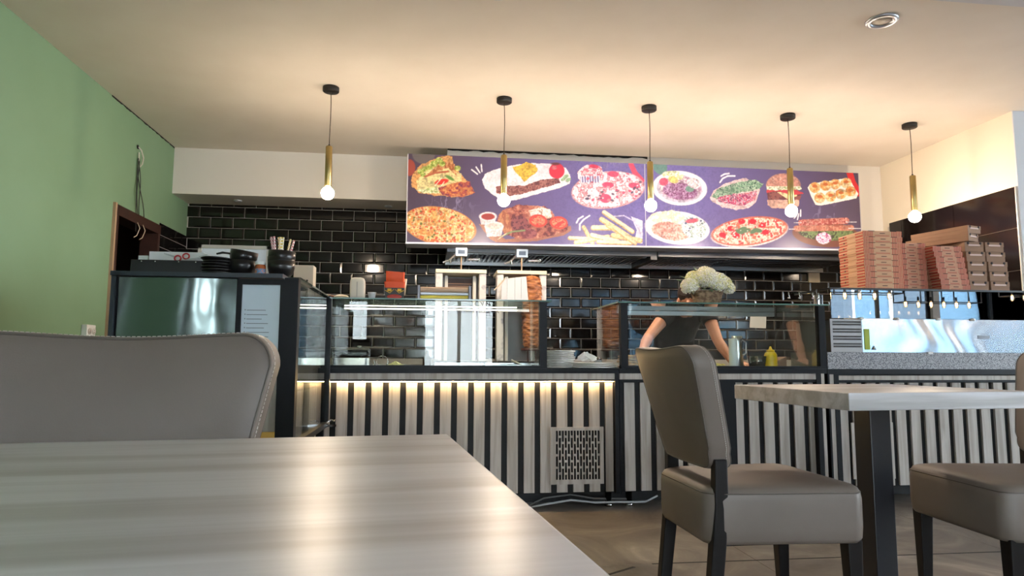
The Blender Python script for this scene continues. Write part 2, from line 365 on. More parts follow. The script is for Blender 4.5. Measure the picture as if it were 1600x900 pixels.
# ================================================================== MENU BOARD (printed panels)
BX0, BX1, BS, BY = -.18, 3.87, 1.862, 5.60
def bz(x): t = (x-BX0)/(BX1-BX0); return 1.828+.034*t, 2.577-.014*t
class Art:
    """paints a printed picture on the vertices of the panel"""
    def __init__(s, X, Y): s.X, s.Y = X, Y; s.C = np.zeros(X.shape+(3,)); s.r = np.random.RandomState(4)
    def noise(s, sc_, seed=0, oct_=3, sy=1.0):
        out = np.zeros_like(s.X); amp = 1; tot = 0
        for o in range(oct_):
            rs = np.random.RandomState(seed*31+o); G = rs.rand(64, 64)
            u = s.X/sc_*(2**o)+100; v = s.Y/sc_*sy*(2**o)+100
            i = np.floor(u).astype(int); j = np.floor(v).astype(int); a = u-i; b_ = v-j; a = a*a*(3-2*a); b_ = b_*b_*(3-2*b_)
            g = lambda p,q: G[p % 64, q % 64]
            out += amp*((g(i,j)*(1-a)+g(i+1,j)*a)*(1-b_)+(g(i,j+1)*(1-a)+g(i+1,j+1)*a)*b_); tot += amp; amp *= .55
        return out/tot
    def put(s, m_, c, a=1.0):
        c = np.array(c, float); m_ = np.clip(m_, 0, 1)*a; s.C = s.C*(1-m_[...,None])+c*m_[...,None]
    def ell(s, cx, cy, rx, ry, rot=0, wob=0, seed=1):
        c_, s_ = math.cos(math.radians(rot)), math.sin(math.radians(rot)); dx, dy = s.X-cx, s.Y-cy
        d = np.hypot((dx*c_+dy*s_)/rx, (-dx*s_+dy*c_)/ry)
        if wob: d = d+(s.noise(7, seed)-.5)*wob
        return np.clip((1-d)*min(rx,ry)/1.2+.5, 0, 1)
    def poly(s, pts, wob=0, seed=2):
        x = s.X+((s.noise(6,seed)-.5)*wob if wob else 0); y = s.Y+((s.noise(6,seed+9)-.5)*wob if wob else 0)
        ins = np.zeros(s.X.shape, bool); n = len(pts)
        for i in range(n):
            (x0,y0),(x1,y1) = pts[i], pts[(i+1)%n]
            if y0 == y1: continue
            c_ = ((y0 > y) != (y1 > y)) & (x < (x1-x0)*(y-y0)/(y1-y0)+x0); ins ^= c_
        return ins.astype(float)
    def line(s, pts, w_):
        m_ = np.zeros_like(s.X)
        for (a,b_),(c_,d) in zip(pts, pts[1:]):
            L2 = (c_-a)**2+(d-b_)**2+1e-9; t = np.clip(((s.X-a)*(c_-a)+(s.Y-b_)*(d-b_))/L2, 0, 1)
            dd = np.hypot(s.X-a-t*(c_-a), s.Y-b_-t*(d-b_)); m_ = np.maximum(m_, np.clip((w_/2-dd)+.5, 0, 1))
        return m_
    def mix(s, m_, cols, sc_, seed, sy=1.0, a=1.0):
        """fills a region with mottled food colours"""
        n = s.noise(sc_, seed, 3, sy); lo, hi = .22, .78; t = np.clip((n-lo)/(hi-lo), 0, .999)*len(cols); k = t.astype(int)
        s.put(m_, np.array(cols, float)[k], a)
    def dots(s, m_, n, box, r, cols, seed, flat=.8):
        rs = np.random.RandomState(seed)
        for i in range(n):
            x, y = rs.uniform(box[0], box[2]), rs.uniform(box[1], box[3]); q = rs.uniform(r[0], r[1])
            s.put(s.ell(x, y, q, q*flat, rs.uniform(-50,50))*m_, cols[rs.randint(len(cols))])
def paint_menu(X, Y):
    A = Art(X, Y)
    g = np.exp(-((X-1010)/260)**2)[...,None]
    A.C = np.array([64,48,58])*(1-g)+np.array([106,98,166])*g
    A.put(np.clip((Y-330)/60,0,1), (120,108,150), .25)
    def steam(cx, y0, y1, seed):
        n = A.noise(11, seed, 3, .5); A.put(np.exp(-((X-cx)/24)**2)*np.exp(-((Y-(y0+y1)/2)/((y1-y0)/2))**2)*np.clip((np.abs(n-.5) < .05)*1.0, 0, 1), (150,140,172), .55)
    steam(698,304,330,3); steam(950,246,262,5); steam(1062,318,336,6); steam(1292,320,345,7); steam(712,308,332,9)
    # glass and chilli hints in the corners
    A.put(A.ell(662,240,18,16), (104,98,92), .8); A.put(A.ell(640,262,9,13), (150,64,52)); A.put(A.line([(986,257),(992,270),(1003,282)],8), (232,70,96))
    A.put(A.ell(1030,258,11,16,-30), (92,140,126)); A.put(A.line([(1327,268),(1332,285),(1342,302)],10), (196,34,40))
    # 1 filled bread pocket
    A.put(A.poly([(643,292),(643,276),(655,258),(680,248),(697,243),(706,245),(712,262),(724,276),(735,288),(741,300),(724,309),(680,306),(656,301)],5,3), (222,160,96))
    A.put(A.poly([(652,296),(650,283),(668,262),(700,262),(720,272),(722,282),(690,292),(664,298)],4,4), (236,216,150))
    A.mix(A.poly([(694,252),(710,256),(714,276),(700,262),(684,268),(666,272)],3,5), [(150,84,46),(196,122,72),(224,168,116)], 3, 11)
    for (x,y,q) in [(657,268,5),(664,264,5),(671,261,5),(678,256,6),(686,251,6),(691,256,5),(715,263,5),(661,273,4)]: A.mix(A.ell(x,y,q,q*.85), [(112,130,44),(168,184,80),(206,214,130)], 3, int(x))
    A.put(A.line([(664,276),(680,270),(700,268)],3), (176,92,60)); A.put(A.ell(690,284,11,4,-12), (214,44,34)); A.put(A.ell(703,278,8,2.5,30), (92,132,58))
    A.put(A.line([(680,290),(690,278)],1.5), (250,240,214)); A.put(A.line([(686,296),(694,284)],1.4), (250,240,214))
    A.mix(A.poly([(684,294),(705,287),(734,283),(741,302),(722,309),(692,304)],5,6), [(112,46,66),(160,70,62),(190,104,58),(222,150,90)], 3.5, 12)
    A.mix(A.poly([(650,297),(682,292),(690,302),(664,302)],3,7), [(222,216,150),(236,232,190),(168,184,110)], 3, 13)
    for p in [[(737,265),(746,272)],[(744,261),(750,270)],[(752,257),(753,268)]]: A.put(A.line(p,2.2), (244,240,240))
    # 2 pizza at the lower left
    m_ = A.ell(686,352,56,28,10); A.put(A.ell(687,353,58,29.5,10), (214,128,66)); A.mix(m_, [(226,142,72),(240,178,104),(248,208,148),(214,106,60)], 5, 21)
    A.dots(m_, 120, (638,326,742,380), (.8,2.2), [(196,62,44),(240,214,160),(150,60,36),(96,98,44),(250,226,184)], 5)
    # 3 long plate with rice and skewered meat
    A.put(A.poly([(753,281),(758,272),(772,265),(800,258),(830,255),(868,256),(884,262),(892,276),(890,287),(872,294),(840,303),(808,312),(790,314),(772,306),(758,294)],2,8), (240,230,236))
    A.put(A.poly([(800,262),(812,257),(822,254),(836,257),(840,268),(828,276),(820,284),(812,274)],5,9), (244,196,66))
    A.mix(A.poly([(775,292),(790,290),(820,290),(846,281),(872,278),(876,286),(850,294),(815,303),(790,307),(776,302)],3,10), [(90,46,50),(128,74,70),(166,108,98),(110,60,58)], 4, 15)
    A.put(A.ell(870,267,12,12), (206,40,60)); A.put(A.ell(866,262,4,3), (240,120,130)); A.put(A.ell(868,256,7,2), (90,40,40))
    for (x,y,q) in [(884,276,5),(888,281,4.5),(880,280,4)]: A.put(A.ell(x,y,q,q*.6,-30), (150,186,140))
    # 4 grill platter
    A.put(A.poly([(748,350),(760,352),(790,374),(868,366),(892,352),(893,360),(880,368),(836,377),(776,379),(766,374)],1,11), (160,104,84))
    A.mix(A.poly([(776,345),(785,328),(800,324),(812,318),(826,322),(850,322),(862,330),(868,342),(888,350),(886,360),(862,368),(830,374),(808,372),(788,366)],4,12), [(96,44,46),(138,72,62),(176,104,84),(206,142,116)], 6, 16)
    A.mix(A.poly([(826,330),(846,323),(860,328),(862,340),(846,346),(832,342)],3,13), [(240,220,214),(250,236,226),(222,180,150)], 3, 17)
    A.mix(A.ell(790,347,9,18,-12), [(150,84,60),(190,124,84)], 3, 18, .4); A.mix(A.ell(812,350,14,13), [(88,42,52),(130,70,70)], 4, 19)
    for (x,y) in [(841,345),(873,348)]: A.put(A.ell(x,y,14,10,6), (212,66,54)); A.mix(A.ell(x,y,11,7,6), [(232,110,90),(244,150,110),(206,60,56)], 4, int(x))
    A.mix(A.ell(826,365,13,8), [(112,54,60),(150,84,84)], 4, 20); A.put(A.line([(782,370),(800,362),(820,360)],2.5), (120,140,92)); A.put(A.line([(778,374),(792,364)],1.4), (238,206,170))
    A.put(A.poly([(749,339),(776,339),(772,351),(752,351)]), (232,208,214)); A.put(A.ell(762.5,338,14,7), (246,226,230)); A.put(A.ell(762.5,338.5,10.5,5), (150,50,46))
    A.put(A.poly([(757,353),(787,353),(783,369),(761,370)]), (236,208,212)); A.put(A.ell(772,353,15,7), (248,230,230)); A.put(A.ell(772,353.5,12.5,5.2), (246,206,200))
    # 5 pizza with a lifted slice
    m_ = A.ell(950,296,56,28,-6); A.put(A.ell(950,297,57.5,29,-6), (236,170,176)); A.mix(m_, [(252,226,234),(250,238,244),(232,150,160),(244,206,210)], 5, 31)
    m2 = A.poly([(902,278),(903,268),(912,259),(928,257),(940,262),(944,275),(936,286),(908,285)],3,14); A.mix(m2, [(250,230,236),(232,120,136),(248,214,216)], 5, 32)
    A.put(A.ell(928,260,8,3,8), (214,48,78)); A.put(A.poly([(906,276),(936,275),(937,285),(908,285)]), (112,108,160))
    for x in range(908,938,4): A.put(A.line([(x,275),(x+.6,285)],1.8), (248,240,248))
    for (x,y) in [(950,289),(946,310),(991,290),(958,272)]: A.put(A.ell(x,y,9,4.5 if y != 310 else 7,5), (226,74,108))
    A.dots(m_, 16, (902,280,1002,322), (1.4,3.4), [(72,60,84),(96,76,92)], 6, .6); A.dots(m_, 60, (898,270,1003,324), (.8,2.6), [(222,86,116),(250,240,246),(236,150,160)], 8)
    # 6 fries with a ring
    A.put(A.poly([(986,338),(1004,345),(1004,380),(990,380),(995,360)],1,15), (226,226,248)); A.put(A.line([(960,338),(975,337),(990,345),(999,360),(1002,374)],2), (214,210,240))
    rs = np.random.RandomState(9)
    for p in [((944,332),(988,362),7),((940,343),(985,372),8),((927,356),(960,356),8),((912,355),(926,380),6),((890,372),(930,374),6),((900,379),(950,370),7),((925,368),(965,378),8),((950,352),(990,376),8),((958,368),(1000,376),8),((935,378),(985,380),7),((960,356),(992,380),7)]:
        A.put(A.line([p[0],p[1]],p[2]), (228,186,112)); A.put(A.line([(p[0][0],p[0][1]-1),(p[1][0],p[1][1]-1)],p[2]-2), [(250,232,178),(248,222,160),(254,240,204)][rs.randint(3)])
    for p in [[(901,348),(904,342),(911,338)],[(906,359),(906,350),(912,343),(921,337)]]: A.put(A.line(p,2.6), (246,240,250))
    # 7 plate with salad and meat
    A.put(A.ell(1062,294,43,27,4), (250,250,252)); A.put(A.ell(1062,295,36,21.5,5), (214,208,226)); A.mix(A.ell(1063,294,33,19,6), [(226,206,220),(196,150,176),(240,232,226)], 5, 41)
    A.mix(A.ell(1062,299,27,13,8,.2), [(110,60,92),(158,100,146),(206,166,206),(132,80,118)], 3.4, 42)
    A.mix(A.ell(1052,274,17,7,8,.3), [(246,250,214),(226,236,160),(250,244,240)], 4, 43); A.put(A.ell(1037,284,7,6), (232,84,112)); A.put(A.ell(1052,281,8,5,20), (246,226,120)); A.put(A.ell(1078,295,7,5), (104,150,130))
    A.mix(A.ell(1084,286,11,8,20,.3), [(250,236,226),(226,206,214),(250,250,250)], 3, 44)
    # 8 schnitzel plate
    A.put(A.ell(1058,356,51,26,6), (250,250,254)); A.mix(A.ell(1042,340,28,11,-2,.3), [(252,250,214),(246,240,196),(254,252,240)], 4, 45)
    A.mix(A.ell(1048,361,31,14,10,.15), [(214,140,122),(236,172,150),(246,206,190),(222,150,130)], 5, 46)
    A.mix(A.ell(1084,356,20,17,30,.2), [(222,238,236),(160,190,176),(250,250,252),(210,222,240)], 3, 47); A.put(A.ell(1081,345,10,3.5,-8), (226,84,104)); A.dots(A.ell(1084,356,20,17), 16, (1066,340,1104,372), (.8,1.8), [(84,110,104),(70,78,110)], 12)
    # 9 stuffed flatbread
    A.put(A.poly([(1108,309),(1116,298),(1130,288),(1150,281),(1165,278),(1178,284),(1187,296),(1182,314),(1170,325),(1150,328),(1130,324),(1114,316)],3,16), (238,206,206))
    A.mix(A.poly([(1112,308),(1120,296),(1135,290),(1158,284),(1178,280),(1192,288),(1186,296),(1160,300),(1136,306),(1120,312)],5,17), [(78,120,92),(130,176,138),(176,206,176),(54,92,74)], 3, 48)
    A.mix(A.poly([(1120,310),(1140,304),(1160,302),(1184,298),(1180,312),(1164,320),(1140,320),(1124,316)],4,18), [(140,50,96),(206,50,90),(240,190,206),(120,60,90),(236,120,130)], 3.4, 49)
    for p in [[(1127,275),(1132,272),(1139,271)],[(1125,285),(1129,279),(1137,275),(1148,275)]]: A.put(A.line(p,2.6), (248,244,252))
    # 10 pizza
    m_ = A.ell(1171,361,60,22,-7); A.put(A.ell(1171,362.5,61,23,-7), (244,224,224)); A.put(m_, (206,96,76)); A.mix(A.ell(1171,361,57,20,-7), [(214,110,84),(240,196,170),(248,226,206),(200,70,66)], 5, 51)
    for (x,y) in [(1142,357),(1159,346),(1176,346),(1191,352),(1150,368),(1196,363),(1129,367)]: A.put(A.ell(x,y,5.5,4), (214,28,44))
    for (x,y,a) in [(1156,362,20),(1166,360,-10),(1178,361,-30),(1184,360,10),(1160,358,-20)]: A.put(A.ell(x,y,7,3.4,a), (86,118,84))
    A.dots(m_, 40, (1114,342,1228,380), (.7,1.8), [(250,236,222),(180,60,50),(240,170,120)], 14)
    # 11 burger
    A.put(A.poly([(1199,312),(1249,312),(1248,322),(1238,326),(1206,325),(1199,320)],2,19), (226,178,158)); A.mix(A.poly([(1197,299),(1216,296),(1240,301),(1252,304),(1250,312),(1200,312)],3,20), [(96,50,52),(130,76,70)], 4, 52)
    A.put(A.poly([(1214,300),(1240,300),(1246,306),(1232,312)]), (250,220,166)); A.put(A.poly([(1198,296),(1244,296),(1256,302),(1242,305),(1214,299),(1198,301)],2,21), (196,58,66))
    A.mix(A.poly([(1197,289),(1250,289),(1252,296),(1236,297),(1198,297)],3,22), [(160,180,120),(222,226,190),(248,240,226)], 3, 53)
    A.put(np.minimum(A.ell(1224,290,27,19), (Y < 291)*1.0), (206,144,126)); A.dots(A.ell(1224,288,25,16)*(Y < 288), 40, (1198,270,1250,288), (.5,.9), [(240,214,196)], 15)
    for p in [[(1241,341),(1245,336)],[(1246,343),(1248,334)],[(1251,338),(1251,328)]]: A.put(A.line(p,2), (246,244,250))
    # 12 tray of rolls
    A.put(A.poly([(1262,293),(1266,287),(1320,279),(1328,281),(1341,303),(1338,310),(1284,321),(1274,320),(1268,308)],1,23), (246,236,226))
    for i,(x,y) in enumerate([(1273,293),(1290,290),(1305,288),(1322,286),(1281,309),(1298,307),(1314,303),(1329,299)]): A.mix(A.ell(x,y,8.5,8,0,.15), [(226,146,70),(240,180,110),(248,214,160)], 4, 60+i); A.put(A.ell(x,y-2,4,2.4), (190,96,44))
    # 13 skewers on a board
    A.put(A.ell(1290,366,52,20,4), (112,66,52)); A.mix(A.ell(1292,364,44,12,2), [(60,60,44),(110,130,80),(84,96,60)], 5, 71)
    A.mix(A.line([(1244,357),(1330,356)],9), [(160,86,70),(206,140,116),(190,110,90)], 4, 72); A.mix(A.line([(1252,348),(1322,345)],10), [(150,64,60),(222,150,136),(180,90,80)], 3.4, 73)
    for a,b_ in [((1241,348),(1252,348)),((1322,347),(1338,347)),((1233,358),(1242,358)),((1326,357),(1345,357))]: A.put(A.line([a,b_],1.3), (230,224,226))
    A.mix(A.ell(1287,372,12,9,0,.3), [(222,150,190),(246,226,240),(180,70,130)], 2.6, 74)
    f1 = A.noise(2.2, 91, 2); f2 = A.noise(9, 92, 3); lum = A.C.mean(-1); food = np.clip((lum-96)/60, 0, 1)*np.clip((252-lum)/40, .15, 1)
    A.C = A.C*(1-food*(.55*np.clip(.62-f1, 0, .5)+.5*np.clip(.52-f2, 0, .4)))[...,None]
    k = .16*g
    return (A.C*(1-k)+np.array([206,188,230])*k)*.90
def grid_panel(name, x0, x1, parent):
    nx, nz = int((x1-x0)/.0036), 200
    U = np.linspace(x0, x1, nx+1); V = np.linspace(0, 1, nz+1); X, T = np.meshgrid(U, V)
    t = (X-BX0)/(BX1-BX0); Z0 = 1.828+.034*t; Z1 = 2.577-.014*t; Z = Z0+(Z1-Z0)*T
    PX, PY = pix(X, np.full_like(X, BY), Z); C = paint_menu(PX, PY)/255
    C = np.where(C <= .04045, C/12.92, ((C+.055)/1.055)**2.4)
    n = nx+1; vs = np.stack([X-parent.location.x, np.full_like(X, BY-parent.location.y), Z-parent.location.z], -1).reshape(-1,3)
    idx = np.arange((nx+1)*(nz+1)).reshape(nz+1, nx+1)
    fs = np.stack([idx[:-1,:-1], idx[:-1,1:], idx[1:,1:], idx[1:,:-1]], -1).reshape(-1,4)
    me = bpy.data.meshes.new(name); me.vertices.add(len(vs)); me.vertices.foreach_set('co', vs.ravel().astype(np.float32))
    me.loops.add(fs.size); me.loops.foreach_set('vertex_index', fs.ravel().astype(np.int32))
    me.polygons.add(len(fs)); me.polygons.foreach_set('loop_start', np.arange(0, fs.size, 4, dtype=np.int32)); me.polygons.foreach_set('loop_total', np.full(len(fs), 4, dtype=np.int32))
    ca = me.color_attributes.new('Col', 'FLOAT_COLOR', 'POINT')
    ca.data.foreach_set('color', np.concatenate([C.reshape(-1,3), np.ones((len(vs),1))], 1).ravel().astype(np.float32))
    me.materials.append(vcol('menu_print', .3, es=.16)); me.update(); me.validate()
    o = bpy.data.objects.new(name, me); COL.objects.link(o); o.parent = parent; return o
bo = thing('menu_board', 'long lit menu board of two food photo panels hanging above the counter', 'menu board', (1.845, 5.7, 2.2))
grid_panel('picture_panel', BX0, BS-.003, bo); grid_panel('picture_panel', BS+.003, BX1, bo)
fr = MB(); ox, oy, oz = bo.location
def seg(x0, x1):
    a0, a1 = bz(x0); b0, b1 = bz(x1)
    fr.hexa([(x0-ox,BY+.001-oy,a0-oz),(x1-ox,BY+.001-oy,b0-oz),(x1-ox,5.81-oy,b0-oz),(x0-ox,5.81-oy,a0-oz)], [(x0-ox,BY+.001-oy,a1-oz),(x1-ox,BY+.001-oy,b1-oz),(x1-ox,5.81-oy,b1-oz),(x0-ox,5.81-oy,a1-oz)])
seg(BX0-.008, BX1+.008)
fr.build('light_box', mat('aluminium_box', (196,196,200), .4, .4), bo)
tr = MB(); a0,_ = bz(BX0); b0,_ = bz(BX1)
tr.hexa([(BX0-.01-ox,BY-.006-oy,a0-.016-oz),(BX1+.01-ox,BY-.006-oy,b0-.016-oz),(BX1+.01-ox,5.81-oy,b0-.016-oz),(BX0-.01-ox,5.81-oy,a0-.016-oz)], [(BX0-.01-ox,BY-.006-oy,a0-.001-oz),(BX1+.01-ox,BY-.006-oy,b0-.001-oz),(BX1+.01-ox,5.81-oy,b0-.001-oz),(BX0-.01-ox,5.81-oy,a0-.001-oz)])
tr.build('lower_rail', mat('white_aluminium', (206,208,220), .3, .3), bo)
MB().box(BS-.003-ox, BS+.003-ox, BY-.003-oy, BY+.001-oy, 1.845-oz, 2.57-oz).build('centre_joint', mat('white_aluminium', (206,208,220)), bo)

# ================================================================== EXTRACTOR HOODS
def hood(x0, x1, label, fx0, fx1, bars):
    h = thing('extractor_hood', label, 'extractor hood', ((x0+x1)/2, 6.1, 1.8), 0, 'extractor hoods under the menu board'); c = (x1-x0)/2; X0, X1 = fx0-(x0+x1)/2, fx1-(x0+x1)/2
    dm = mat('hood_steel', (92,92,94), .38, .9)
    MB().hexa([(-c,-.27,.0),(c,-.27,.0),(c,.39,.03),(-c,.39,.03)], [(-c,-.27,.02),(c,-.27,.02),(c,.39,.5),(-c,.39,.5)]).box(-c,-c+.03,-.27,.39,0,.5).box(c-.03,c,-.27,.39,0,.5).build('canopy', dm, h)
    MB().box(-c,c,.30,.39,-.04,.0).box(-c,c,.29,.30,-.045,.012).build('grease_gutter', mat('gutter_steel', (150,152,152), .3, 1), h)
    MB().box(-c,c,-.285,-.27,-.012,.05).build('front_lip', dm, h)
    fl = MB(); n = int((X1-X0)/.04)
    for k in range(n):
        x = X0+(X1-X0)*(k+.5)/n; fl.hexa([(x-.012,-.2,-.012),(x+.006,-.2,-.012),(x+.006,.28,-.014),(x-.012,.28,-.014)], [(x-.002,-.2,.0),(x+.016,-.2,.0),(x+.016,.28,.01),(x-.002,.28,.01)])
    fl.box(X0-.01,X1+.01,-.21,-.2,-.016,.002).box(X0-.01,X1+.01,.275,.29,-.018,.006)
    fl.build('baffle_filter', mat('baffle_steel', (176,178,180), .25, 1), h)
    if bars:
        b_ = MB()
        for y in (-.12,.0,.12,.24): b_.box(X1+.03, c-.04, y-.012, y+.012, -.012, .0)
        b_.build('underside_bar', dm, h)
    return h
hood(.16, 1.975, 'left extractor hood with slatted baffle filters above the doner grills', .22, 1.95, False)
hood(2.045, 3.98, 'right extractor hood with short filter and plain bars above the person', 2.1, 2.75, True)
MB_ = MB().box(1.98, 2.04, 5.83, 6.49, 1.76, 2.3); tag(MB_.build('hood_divider', mat('hood_steel')), 'dark metal plate between the two extractor hoods', 'metal plate')

# ================================================================== PENDANTS
LX = [(-.675,4.56,'far left pendant lamp, hanging alone in front of the dark tiles'),(.513,4.6,'second pendant lamp from the left, in front of the menu board rice plate'),
      (1.575,4.615,'middle pendant lamp, hanging in front of the menu board joint'),(2.66,4.64,'fourth pendant lamp from the left, in front of the burger picture'),(3.70,4.70,'far right pendant lamp, hanging above the pizza boxes')]
def pendant():
    p = thing('pendant_lamp', LX[0][2], 'pendant lamp', (LX[0][0], LX[0][1], HC), 0, 'brass tube pendant lamps')
    MB().lathe([(0,-.034),(.05,-.034),(.054,-.03),(.054,-.002),(.05,0),(0,0)], 32).build('canopy', mat('black_rose', (22,18,18), .5), p)
    pts = [(.006*math.sin(3.1*t)*(1-t)*(1), 0, -.03-t*.385) for t in [i/14 for i in range(15)]]
    MB().tube(pts, .0028, 8).build('cord', mat('brown_cord', (66,52,38), .7), p)
    MB().lathe([(0,-.40),(.006,-.40),(.007,-.415),(.0,-.416)], 12).build('cord_grip', black_plastic, p)
    MB().lathe([(0,-.412),(.019,-.412),(.021,-.416),(.0225,-.418),(.0225,-.686),(.020,-.69),(.018,-.69)], 32).build('tube', brass, p)
    prof = [(.0,-.684),(.013,-.686),(.014,-.694)]+[(.043*math.sin(a), -.735-.043*math.cos(a)) for a in [PI-.32-i*(PI-.32)/18 for i in range(19)]]
    b_ = MB().lathe(prof, 32).build('bulb', mat('glowing_globe', (255,236,205), .3, emis=(255,231,203), es=BULB), p)
    return p
P0 = pendant()
for (x,y,l) in LX[1:]: dup(P0, (x,y,HC), 0, l)

# ceiling downlights
def downlight(name, x, y, z, r, label):
    d = thing(name, label, 'ceiling light', (x,y,z), 0, 'round downlights')
    MB().lathe([(r*.62,-.001),(r*.66,-.010),(r*.9,-.012),(r,-.006),(r,.0),(r*.62,0)], 36).build('rim', mat('satin_rim', (196,200,208), .3, .7), d)
    MB().lathe([(0,-.003),(r*.62,-.003),(r*.62,.0),(0,0)], 30).build('lens', mat('frosted_lens', (214,206,196), .5), d)
downlight('downlight', 2.416, 3.231, HC, .082, 'large silver ringed downlight in the ceiling at the upper right')
downlight('downlight', .324, 3.20, HC, .082, 'silver ringed downlight in the ceiling cut by the top edge')
downlight('downlight', -1.72, 6.293, 2.29, .034, 'small downlight in the ceiling drop, nearer the green wall')
downlight('downlight', -.38, 6.34, 2.29, .034, 'small downlight in the ceiling drop, nearer the menu board')

# ================================================================== COUNTERS
def slats(mb, x0, x1, z0, z1, y0, y1, gapc, pitch=.0965, w_=.062, skip=None):
    k = math.ceil((x0-gapc)/pitch)-1
    while True:
        a = max(gapc+k*pitch, x0); b_ = min(gapc+k*pitch+w_, x1); k += 1
        if gapc+(k-1)*pitch > x1: break
        if b_-a < .01: continue
        if skip and a < skip[1]-.001 and b_ > skip[0]+.001 :
            mb.box(a,b_,y0,y1,z0,skip[2]); mb.box(a,b_,y0,y1,skip[3],z1)
        else: mb.box(a,b_,y0,y1,z0,z1)
def vent(parent, x0, x1, z0, z1, y):
    g = MB(); n = 15; w_ = (x1-x0-.04)/n; rows = 8
    # frame with staggered slots: built as bars around openings
    g.box(x0,x1,y,y+.012,z0,z0+.025).box(x0,x1,y,y+.012,z1-.02,z1).box(x0,x0+.03,y,y+.012,z0+.025,z1-.02).box(x1-.02,x1,y,y+.012,z0+.025,z1-.02)
    zz0, zz1 = z0+.025, z1-.02; xx0 = x0+.03; ww = (x1-.02-xx0)/n
    for i in range(n+1): g.box(xx0+i*ww-.0028, xx0+i*ww+.0028, y+.001, y+.011, zz0, zz1)
    for i in range(n):
        H_ = (zz1-zz0); st = H_/4; off = (i % 2)*st/2
        for k in range(5):
            z = zz0+off+k*st
            if z-.006 > zz0 and z+.006 < zz1: g.box(xx0+i*ww+.0028, xx0+(i+1)*ww-.0028, y+.001, y+.011, z-.006, z+.006)
    return g.build('vent_grille', slat_mat, parent)
YC = 3.9
# left run with the led strip
c1 = thing('display_counter', 'left counter base with vertical slats lit from above by a warm strip', 'counter', (0, YC, 0))
def P(mb, n, m_, par, bv=0): return mb.build(n, m_, par, bevel=bv)
P(MB().box(-.59,1.118,.05,.62,.1,.812), 'carcass', mat('counter_black', (11,11,13), .55, spec=.3), c1)
P(MB().box(-.60,1.118,.0,.62,.787,.815).box(-.59,1.118,-.006,.62,.792,.806), 'top_frame', black_frame, c1)
P(MB().box(-.56,1.10,.006,.05,.752,.787), 'upper_rail', slat_mat, c1)
P(MB().box(-.60,-.56,.0,.06,.02,.787).box(1.095,1.118,.0,.06,.1,.787).box(-.56,1.095,.012,.05,.742,.752), 'frame_post', black_frame, c1)
s = MB(); slats(s, -.575, 1.09, .107, .752-.02, .035, .05, -.506-.09, skip=(.72,1.03,.155,.475)); P(s, 'slat_panel', slat_mat, c1)
P(MB().box(-.56,1.09,.014,.024,.7385,.7415), 'led_strip', mat('warm_led', (255,240,210), .5, emis=(255,216,150), es=LED), c1)
vent(c1, .715, 1.03, .153, .477, .026)
P(MB().box(-.55,1.118,.30,.32,0,.1), 'plinth', mat('plinth_black', (14,14,15), .6), c1)
def feet(par, xs2, y=.155):
    for x in xs2: P(MB().lathe([(0,0),(.022,0),(.022,.014),(.019,.016),(.019,.1),(0,.1)], 20, c=(x,y,0)), 'foot', chrome, par)
feet(c1, (-.4,.3,1.09))
# middle run
c2 = thing('display_counter', 'middle counter base with pale slats behind the chair, no light strip', 'counter', (0, YC, 0))
P(MB().box(1.122,2.408,.05,.62,.1,.812), 'carcass', mat('counter_black'), c2)
P(MB().box(1.122,2.425,.0,.62,.787,.815), 'top_frame', black_frame, c2)
P(MB().box(1.125,2.355,.006,.05,.752,.787), 'upper_rail', slat_mat, c2)
P(MB().box(1.122,1.128,.0,.06,.1,.752).box(2.355,2.385,.0,.06,.1,.787).box(1.128,2.355,.008,.05,.735,.752).box(1.40,1.43,.01,.05,.1,.735).box(1.745,1.84,.01,.048,.1,.735), 'frame_post', black_frame, c2)
s = MB(); slats(s, 1.13, 2.35, .107, .752-.02, .035, .05, 1.16-.0965); P(s, 'slat_panel', slat_mat, c2)
P(MB().box(2.386,2.408,.004,.05,.1,.787), 'end_strip', slat_mat, c2)
P(MB().box(1.122,2.408,.30,.32,0,.1), 'plinth', mat('plinth_black'), c2)
feet(c2, (1.215,2.3))
# right run below the prep unit
c3 = thing('display_counter', 'right counter base with pale slats and a small slotted grille near the table leg', 'counter', (0, YC, 0))
P(MB().box(2.432,4.23,.05,.40,.1,.812), 'carcass', mat('counter_black'), c3)
P(MB().box(2.428,4.24,.0,.42,.783,.815), 'top_frame', black_frame, c3)
P(MB().box(2.50,4.23,.006,.05,.748,.775), 'upper_rail', slat_mat, c3)
P(MB().box(2.47,2.50,.0,.06,.1,.783).box(2.428,2.44,.0,.06,.1,.783).box(2.50,4.23,.008,.05,.735,.748), 'frame_post', black_frame, c3)
P(MB().box(2.441,2.469,.004,.05,.1,.783), 'end_strip', slat_mat, c3)
s = MB(); slats(s, 2.502, 4.22, .107, .73, .035, .05, 2.51, skip=(2.575,2.86,.155,.485)); P(s, 'slat_panel', slat_mat, c3)
vent(c3, 2.585, 2.86, .15, .488, .026)
P(MB().box(2.432,4.24,.30,.32,0,.1), 'plinth', mat('plinth_black'), c3)
feet(c3, (2.53,3.4,4.1))
# loose cable under the counters
cb = MB().tube([(.62,4.02,.012),(.72,3.99,.035),(.85,4.0,.05),(1.0,4.01,.03),(1.15,4.02,.028),(1.3,4.0,.03),(1.38,4.02,.06)], .006, 8)
tag(cb.build('power_cable', mat('grey_cable', (180,180,182), .5)), 'grey cable lying slack under the counter between the chrome feet', 'cable')
cb = MB().tube([(.6,4.05,.01),(.7,4.05,.055),(.86,4.06,.07),(1.0,4.05,.045),(1.2,4.05,.04)], .005, 8)
tag(cb.build('power_cable', mat('dark_cable', (110,108,106), .5)), 'thin darker cable looping behind the left chrome foot', 'cable')

